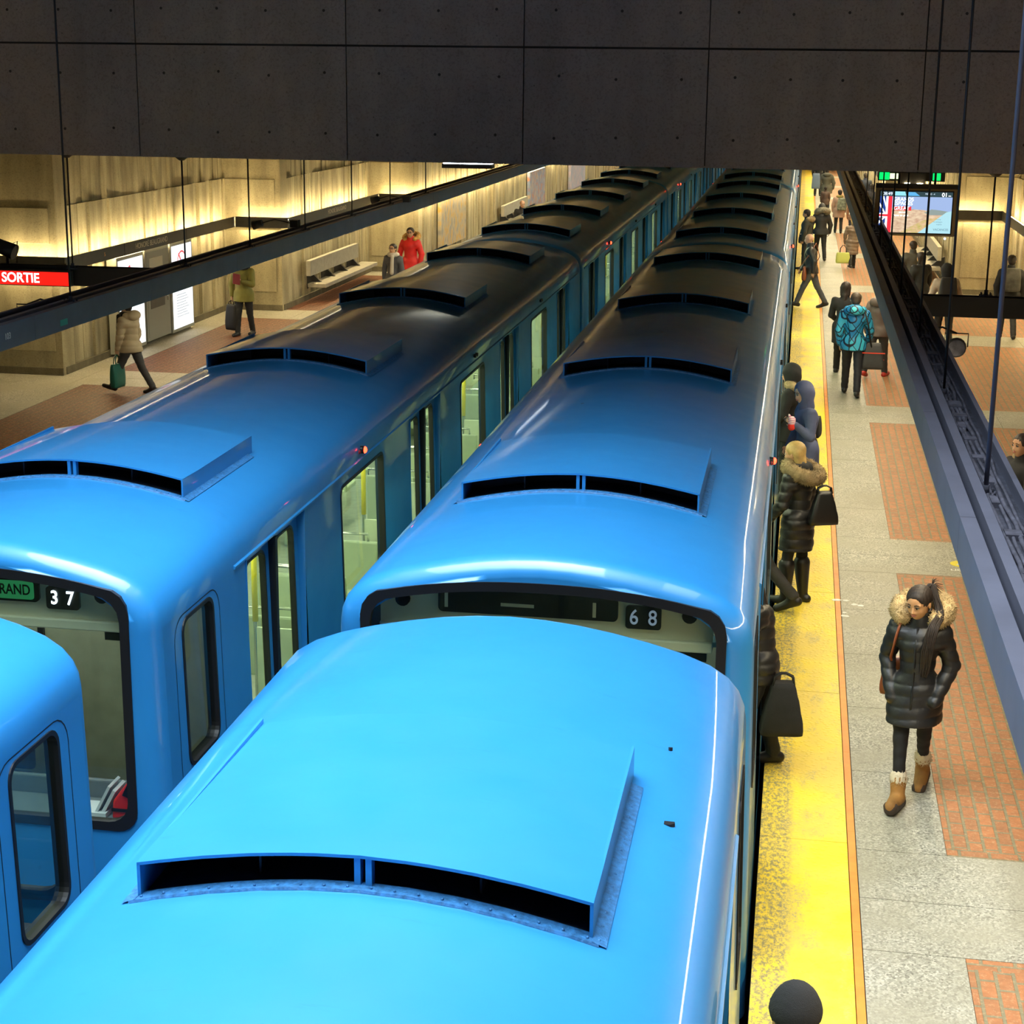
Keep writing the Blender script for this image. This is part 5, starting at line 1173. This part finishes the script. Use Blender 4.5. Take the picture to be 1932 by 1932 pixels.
blob('glove_cuff', [('c', (.0, 0, -.055), (.0, 0, -.03), .046, .044, .01)], .008, cm('red_wool', (.7, .03, .02, 1), rough=.9), gv)
bag('shoulder_bag', 'small black bag behind the woman in the blue-grey hooded coat', 'bag', (.35, 20.75, 1.22), D2(80), .26, .08, .24, BLK())
person((.02, 21.75, 0), D2(75), 1.70, 'person in a black pointed hood with brown fur, boarding behind the blue-grey coat', dict(arms=((10, 10, 40, 8), (5, 12, 20, 8)), head=(0, -5)),
    dict(coat=BLK(), hem=.42, bulk=1.05, hood=BLK(), fur=FUR2, furR=.082, furw=.034, furback=.05, furtilt=-.3, hair='short', nsp=900), group='people boarding the right-hand train')
p_, J = person((.33, 40.35, 0), D2(88), 1.74, 'balding man in a black leather jacket striding across the yellow strip', dict(legs=((24, 4), (-20, 8)), arms=((-22, 8, 4, 4), (14, 8, 30, 6)), lean=6, feet=(8, -26)),
    dict(coat=fabric('black_leather_jacket', (.03, .032, .034, 1), .35, .3, .2, 40), hem=.47, hair='bald', skin=SKL(), trouser=fabric('grey_jeans', (.07, .08, .10, 1)), collar=1), res=.016)
t = bag('satchel', 'brown leather satchel on the hip of the balding man', 'bag', (.16, 40.2, .98), D2(88), .40, .12, .30, fabric('brown_leather', (.17, .045, .02, 1), .4)); strap(t, [(.0, 40.2, .9), (.28, 40.12, 1.30), (.40, 40.35, 1.52), (.50, 40.5, 1.2), (.36, 40.5, .9)], fabric('brown_leather', (.17, .045, .02, 1)), .009)
person((.20, 48.8, 0), D2(80), 1.68, 'person in a dark olive parka standing close to the train, before the padded jacket man', dict(), dict(coat=fabric('dark_olive_cotton', (.035, .038, .028, 1), .8), hem=.46, bulk=1.1, hair='short', hooddown=FUR2), res=.018)
p_, J = person((.62, 51.2, 0), D2(8), 1.66, 'man in a bulky black jacket with grey fur hood at the yellow strip', dict(legs=((12, 4), (-14, 12)), arms=((4, 24, 14, 4), (4, 22, 14, 4))), dict(coat=fabric('black_ski_fabric', (.028, .028, .03, 1), .6), hem=.47, bulk=1.22, hair='short', fur=cm('grey_fur', (.22, .20, .15, 1), rough=.9, var=.4), furback=.06, furw=.045, nsp=500, hat=fabric('grey_cap', (.05, .05, .05, 1))), res=.018)
bag('duffel_bag', 'black bag with a white trim held by the man in the bulky black jacket', 'bag', (.20, 50.9, 1.02), D2(10), .46, .24, .42, BLK(), .06, .7, flap=cm('white_trim', (.5, .5, .5, 1), rough=.6))
# three by the girder
kk = NT('turquoise_plaid_nylon'); v = kk.map((1, 1, 1), (.5, .62, .3)); b = kk.n.new('ShaderNodeTexBrick'); kk.l(v, b.inputs['Vector']); b.inputs['Scale'].default_value = 1; b.inputs['Brick Width'].default_value = .15; b.inputs['Row Height'].default_value = .055; b.inputs['Mortar Size'].default_value = .006
b.inputs['Color1'].default_value = (.10, .80, .88, 1); b.inputs['Color2'].default_value = (.02, .36, .62, 1); b.inputs['Mortar'].default_value = (.008, .02, .05, 1); b.offset = .37; b.squash = 1.4
b2 = kk.n.new('ShaderNodeTexBrick'); kk.l(kk.map((1, 1, 1), (.35, -.5, -.4)), b2.inputs['Vector']); b2.inputs['Scale'].default_value = 1; b2.inputs['Brick Width'].default_value = .30; b2.inputs['Row Height'].default_value = .13; b2.inputs['Mortar Size'].default_value = .008
b2.inputs['Color1'].default_value = (1, 1, 1, 1); b2.inputs['Color2'].default_value = (.3, .4, .75, 1); b2.inputs['Mortar'].default_value = (.05, .08, .12, 1); b2.offset = .3
kk.l(kk.mix(1.0, b.outputs['Color'], b2.outputs['Color'], 'MULTIPLY'), kk.p.inputs['Base Color']); kk.p.inputs['Roughness'].default_value = .5
PLAID = kk.m
p_, J = person((1.0, 29.1, 0), D2(-4), 1.76, 'man in a turquoise and blue plaid ski jacket walking away', dict(legs=((16, 4), (-14, 10)), arms=((-8, 12, 18, 4), (6, 16, 24, 6)), head=(8, -4), feet=(0, -18)),
    dict(coat=PLAID, hem=.45, bulk=1.12, hair='short', hairm=cm('cropped_brown_hair', (.05, .035, .022, 1), rough=.6), trouser=fabric('navy_trousers', (.012, .014, .022, 1)), hooddown=PLAID, skin=SKL()), res=.012)
t = bag('sports_bag', 'black and grey shoulder bag with a red line beside the plaid jacket', 'bag', (1.34, 29.05, .92), D2(0), .40, .20, .44, fabric('black_grey_nylon', (.05, .05, .055, 1)), 0, .62, flap=cm('red_piping', (.7, .06, .03, 1), rough=.5)); strap(t, [(1.30, 29.0, .85), (1.22, 28.92, 1.25), (1.14, 29.0, 1.50)], BLK(), .015)
person((.88, 31.3, 0), D2(-10), 1.70, 'woman with long dark hair and a black coat walking just ahead of the plaid jacket', dict(legs=((12, 4), (-10, 8)), arms=((10, 12, 60, 16), (0, 10, 10, 4))), dict(coat=BLK(), hem=.33, hair='long', trouser=BLK()), res=.014)
person((1.50, 31.1, 0), D2(-20), 1.66, 'person in a taupe jacket and red shoes, half hidden by the right girder', dict(legs=((-18, 20), (14, 4)), arms=((-8, 12, 10, 4), (8, 14, 20, 6)), feet=(-20, 0)), dict(coat=fabric('taupe_nylon', (.13, .10, .09, 1), .5), hem=.45, bulk=1.1, hair='short', trouser=GREYT, shoe=cm('red_shoe', (.45, .03, .02, 1), rough=.5), hooddown=fabric('taupe_nylon', (.13, .10, .09, 1))), res=.014)
p_, J = person((1.5, 49.4, 0), D2(14), 1.46, 'woman in a shiny brown knee-length puffer carrying a lime tote', dict(legs=((-14, 16), (10, 4)), arms=((6, 14, 12, 4), (2, 10, 10, 4)), head=(10, -10)), dict(coat=fabric('shiny_taupe_puffer', (.20, .145, .105, 1), .28, .2, .3, 25), hem=.27, flare=1.2, quilt=.10, hair='bob', hairm=BLHAIR), group='walkers far down the right platform', res=.018)
bag('tote_bag', 'lime-yellow tote bag held by the woman in the shiny brown puffer', 'bag', (1.25, 49.2, .66), D2(8), .40, .16, .30, cm('lime_leather', (.52, .58, .14, 1), rough=.5), .20, .92, cm('black_handle', (.01, .01, .01, 1), rough=.5))
p_, J = person((1.32, 60.8, 0), D2(0), 1.50, 'person in a pinkish-beige coat with a floral scarf walking away far down the platform', dict(legs=((10, 4), (-8, 6))), dict(coat=fabric('dusty_pink_wool', (.36, .22, .17, 1)), hem=.36, flare=1.2, bulk=1.15, hair='short', scarf=cm('ochre_scarf', (.32, .25, .08, 1), rough=.8)), group='walkers far down the right platform', res=.02)
bag('backpack', 'patterned ochre and blue backpack on the pinkish-beige coat', 'bag', (1.40, 60.58, 1.22), 0, .34, .20, .42, cm('ochre_blue_fabric', (.16, .18, .14, 1), rough=.8, var=.8, vs=12))
person((1.75, 58.6, 0), D2(-6), 1.40, 'person in a rust jacket partly behind the girder, far down the platform', dict(legs=((10, 4), (-8, 6))), dict(coat=fabric('rust_fabric', (.26, .12, .07, 1)), hem=.45, hair='short', trouser=JEAN), group='walkers far down the right platform', res=.02)
person((1.0, 72, 0), 0, 1.66, 'person in a grey-green hooded coat with a blue bag, near the beam edge', dict(arms=((0, 22, 20, 4), (0, 22, 20, 4))), dict(coat=fabric('grey_green_coat', (.09, .09, .07, 1)), hem=.38, bulk=1.35, hair='short', hooddown=fabric('grey_green_coat', (.09, .09, .07, 1)), trouser=JEAN), group='walkers far down the right platform', res=.022)
bag('shoulder_bag', 'pale blue bag on the left of the grey-green coat near the beam', 'bag', (.56, 71.7, 1.45), 0, .36, .2, .62, cm('pale_blue_canvas', (.16, .22, .32, 1), rough=.8))
person((.92, 68, 0), D2(5), 1.15, 'child in a brown coat below the grey-green coat, far down the platform', dict(), dict(coat=fabric('brown_child_coat', (.08, .05, .04, 1)), hem=.4, bulk=1.1, hair='short'), group='walkers far down the right platform', res=.02)
person((.72, 80, 0), 0, 1.75, 'dark-clothed person cut off by the beam, above the grey-green coat', dict(), dict(coat=BLK(), hem=.4, bulk=1.1, hair='short'), group='walkers far down the right platform', res=.025)
for i, (x, y, lb, c_) in enumerate(((2.1, 73, 'dark silhouette with a black head just left of the green sign', (.012, .012, .015, 1)), (2.45, 69, 'person in a navy coat left of the big screen', (.02, .03, .06, 1)), (2.45, 62, 'person with a dark coat behind the girder, left of the big screen', (.02, .02, .03, 1)), (2.35, 52, 'person in black directly left of the big screen surround', (.02, .02, .02, 1)),
                               (2.60, 40.2, 'person in a camouflage-grey jacket below the left part of the big screen', (.07, .07, .06, 1)), (2.62, 37.6, 'person with a black head of hair between the big screen and the girder', (.012, .012, .012, 1)))):
    person((x, y, 0), D2(10 * i - 20), 1.66, lb, dict(legs=((10, 4), (-8, 6))), dict(coat=fabric('dark_coat_%s' % 'abcdef'[i], c_), hem=.42, bulk=1.15, hair='long' if i == 5 else 'short'), group='walkers far down the right platform', res=.02)
p_, J = person((2.92, 34.6, 0), D2(6), 1.72, 'person with a black backpack over a beige jacket walking away below the big screen', dict(legs=((8, 4), (-8, 8)), arms=((0, 20, 6, 4), (0, 20, 6, 4))), dict(coat=fabric('beige_black_jacket', (.36, .30, .24, 1)), hem=.47, bulk=1.1, hair='short', hood=BLK(), trouser=fabric('black_trousers', (.012, .012, .013, 1))), res=.016)
bag('backpack', 'black backpack worn over the beige jacket below the big screen', 'bag', J['W']((0, -.235, 1.47)), D2(6), .36, .20, .55, fabric('black_nylon', (.012, .012, .014, 1)), 0, .85)
p_, J = person((4.38, 36.6, 0), D2(2), 1.75, 'person in black with a grey patterned backpack at the right wall', dict(legs=((12, 6), (-10, 12)), arms=((0, 16, 10, 4), (0, 16, 10, 4))), dict(coat=BLK(), hem=.46, bulk=1.12, hair='short', trouser=GREYT), res=.016)
bag('backpack', 'dark grey patterned backpack on the person at the right wall', 'bag', J['W']((0, -.235, 1.48)), D2(2), .36, .18, .48, fabric('grey_pattern_nylon', (.05, .05, .045, 1), .7, .6), 0, .85)
p_, J = person((2.42, 17.9, 0), D2(125), 1.72, 'person in black at the right picture edge behind the girder, one hand raised forward', dict(arms=((25, 14, 62, 6), (10, 12, 40, 6)), legs=((14, 6), (-12, 10))), dict(coat=BLK(), hem=.40, bulk=1.1, hair='short', hooddown=FUR2), res=.014)
# left platform
p_, J = person((-10.86, 26.55, 0), D2(78), 1.60, 'woman in a beige puffer parka and black scarf walking left with a green bag', dict(legs=((26, 2), (-20, 10)), arms=((8, 8, 16, 4), (-8, 8, 14, 4)), lean=4, feet=(14, -20)),
    dict(coat=fabric('beige_puffer', (.42, .34, .22, 1), .6, .1, .2, 60), hem=.44, bulk=1.08, flare=1.1, quilt=.10, hair='short', scarf=BLK(), scarfend=1, skin=SKL(), trouser=GREYT, hooddown=fabric('beige_puffer', (.42, .34, .22, 1)), hat=fabric('black_knit', (.010, .010, .011, 1))), group='people on the left-hand platform', res=.012)
t = bag('shopping_bag', 'dark green shopping bag swinging beside the beige parka', 'bag', J['W'](J['wrL'] + J['fL'] * .10), D2(80), .34, .14, .40, cm('dark_green_plastic', (.008, .10, .075, 1), rough=.4), .14, 1.05)
p_, J = person((-11.1, 33.2, 0), D2(172), 1.66, 'woman in an olive parka holding a dark red book to her chest', dict(legs=((-8, 6), (10, 4)), arms=((24, 14, 112, 38), (2, 18, 6, 2)), head=(0, -4)),
    dict(coat=fabric('olive_parka', (.19, .18, .035, 1), .7, .15, .2, 60), hem=.42, bulk=1.1, flare=1.1, hair='bob', hairm=cm('auburn_hair', (.14, .04, .015, 1), rough=.5), skin=SKL(), scarf=fabric('black_scarf', (.02, .022, .028, 1)), curl={'L': 25}), group='people on the left-hand platform', res=.012)
bk = empty('book', J['W'](J['wrL'] + J['fL'] * .07 + np.array((.02, .045, .02))), D2(172)); tag(bk, 'dark red book held against the olive parka', 'book')
g = MB(); g.prism([(-.075, -.10), (.075, -.08), (.065, .13), (-.085, .11)], 'y', -.014, .014); g.build('cover', cm('dark_red_cover', (.22, .02, .03, 1), rough=.6), bk, bevel=.003); g = MB(); g.prism([(-.068, -.094), (.078, -.074), (.069, .122), (-.078, .104)], 'y', -.010, .010); g.build('pages', M['paper'], bk)
bag('backpack', 'black backpack dangling from the hand of the woman in the olive parka', 'bag', J['W'](J['wrR'] + J['fR'] * .10), D2(150), .34, .20, .52, fabric('black_nylon', (.012, .012, .014, 1)), .08, .8)
person((-9.08, 39.6, 0), D2(170), 1.72, 'man in a bright red parka with fur hood and glasses', dict(legs=((10, 6), (-8, 6)), arms=((0, 20, 16, 4), (0, 20, 16, 4)), head=(10, 0)),
    dict(coat=fabric('red_parka', (.62, .012, .010, 1), .6), hem=.42, bulk=1.12, hair='short', glasses=1, skin=SKIN(), fur=cm('tan_fur', (.45, .25, .07, 1), rough=.9, var=.4), furopen=1, nsp=900, furw=.03), group='people on the left-hand platform', res=.013)
person((-8.88, 37.0, 0), D2(165), 1.58, 'man with glasses in a grey jacket and pale scarf, left of the red parka', dict(legs=((8, 6), (-8, 6)), head=(0, 4)),
    dict(coat=fabric('slate_grey_jacket', (.06, .06, .07, 1)), hem=.45, bulk=1.05, hair='short', glasses=1, scarf=cm('pale_scarf', (.45, .40, .33, 1), rough=.8), scarfend=1), group='people on the left-hand platform', res=.012)
person((-8.35, 51.5, 0), D2(200), 1.55, 'bald man whose head just shows above the left train roof', dict(head=(20, -10)), dict(coat=BLK(), hem=.45, hair='bald', skin=SKL()), group='people on the left-hand platform', res=.014)
# ================================================================== CAMERA AND LIGHT
def camera():
    yaw, pit, roll, f = 0.16440062, 0.2528411, 0.01147344, 3199.84
    c, s = math.cos, math.sin
    Rz = Matrix(((c(yaw), s(yaw), 0), (-s(yaw), c(yaw), 0), (0, 0, 1))); B = Matrix(((1, 0, 0), (0, 0, -1), (0, 1, 0)))
    Rx = Matrix(((1, 0, 0), (0, c(pit), -s(pit)), (0, s(pit), c(pit)))); Rr = Matrix(((c(roll), -s(roll), 0), (s(roll), c(roll), 0), (0, 0, 1)))
    m = Rr @ Rx @ B @ Rz
    cd = bpy.data.cameras.new('camera'); cd.sensor_width = 36; cd.sensor_fit = 'HORIZONTAL'; cd.lens = f / 1932 * 36; cd.clip_end = 300; cd.clip_start = .2
    o = bpy.data.objects.new('camera', cd); COL.objects.link(o)
    r = Matrix((m[0], -Vector(m[1]), -Vector(m[2]))).transposed()
    o.matrix_world = Matrix.Translation((0, 0, 5.25)) @ r.to_4x4(); SC.camera = o
camera()
def area(name, loc, sx, sy, power, col, rot=(0, 0, 0), spread=180):
    l = bpy.data.lights.new(name, 'AREA'); l.shape = 'RECTANGLE'; l.size = sx; l.size_y = sy; l.energy = power; l.color = col; l.spread = math.radians(spread)
    o = bpy.data.objects.new(name, l); COL.objects.link(o); o.location = loc; o.rotation_euler = rot; return o
# louvred daylight-white luminaires of the high hall above the tracks, in front of the beam
LC = (.80, .92, 1.0)
area('hall_luminaire', (-3.2, 6.3, 9.45), 5.5, 8.5, 1050, LC, spread=100)
area('hall_luminaire', (-9.5, 5.0, 9.45), 3.0, 9.5, 170, LC, spread=100)
area('hall_luminaire', (1.9, 6.5, 9.45), 1.6, 9.0, 90, (.92, .96, 1), spread=90)
# downlight of the tube rows in the girders and the platform ceilings behind the beam
WC = (1, .84, .55)
for x, e in ((1.15, 1), (-7.45, 1)):
    area('girder_light', (x, 6.0, 2.66), .12, 24, 260 * e, WC, spread=175)
    area('girder_light', (x, 58, 2.66), .12, 80, 1250 * e, WC, spread=175)
w = bpy.data.worlds.new('world'); SC.world = w; w.use_nodes = True
w.node_tree.nodes['Background'].inputs[0].default_value = (.85, .8, .75, 1); w.node_tree.nodes['Background'].inputs[1].default_value = .06
vs = SC.view_settings; vs.view_transform = 'Standard'; vs.look = 'None'; vs.exposure = 0; vs.gamma = 1; vs.use_curve_mapping = False
SC.cycles.max_bounces = 7; SC.cycles.diffuse_bounces = 3; SC.cycles.glossy_bounces = 3; SC.cycles.transmission_bounces = 4; SC.cycles.transparent_max_bounces = 12
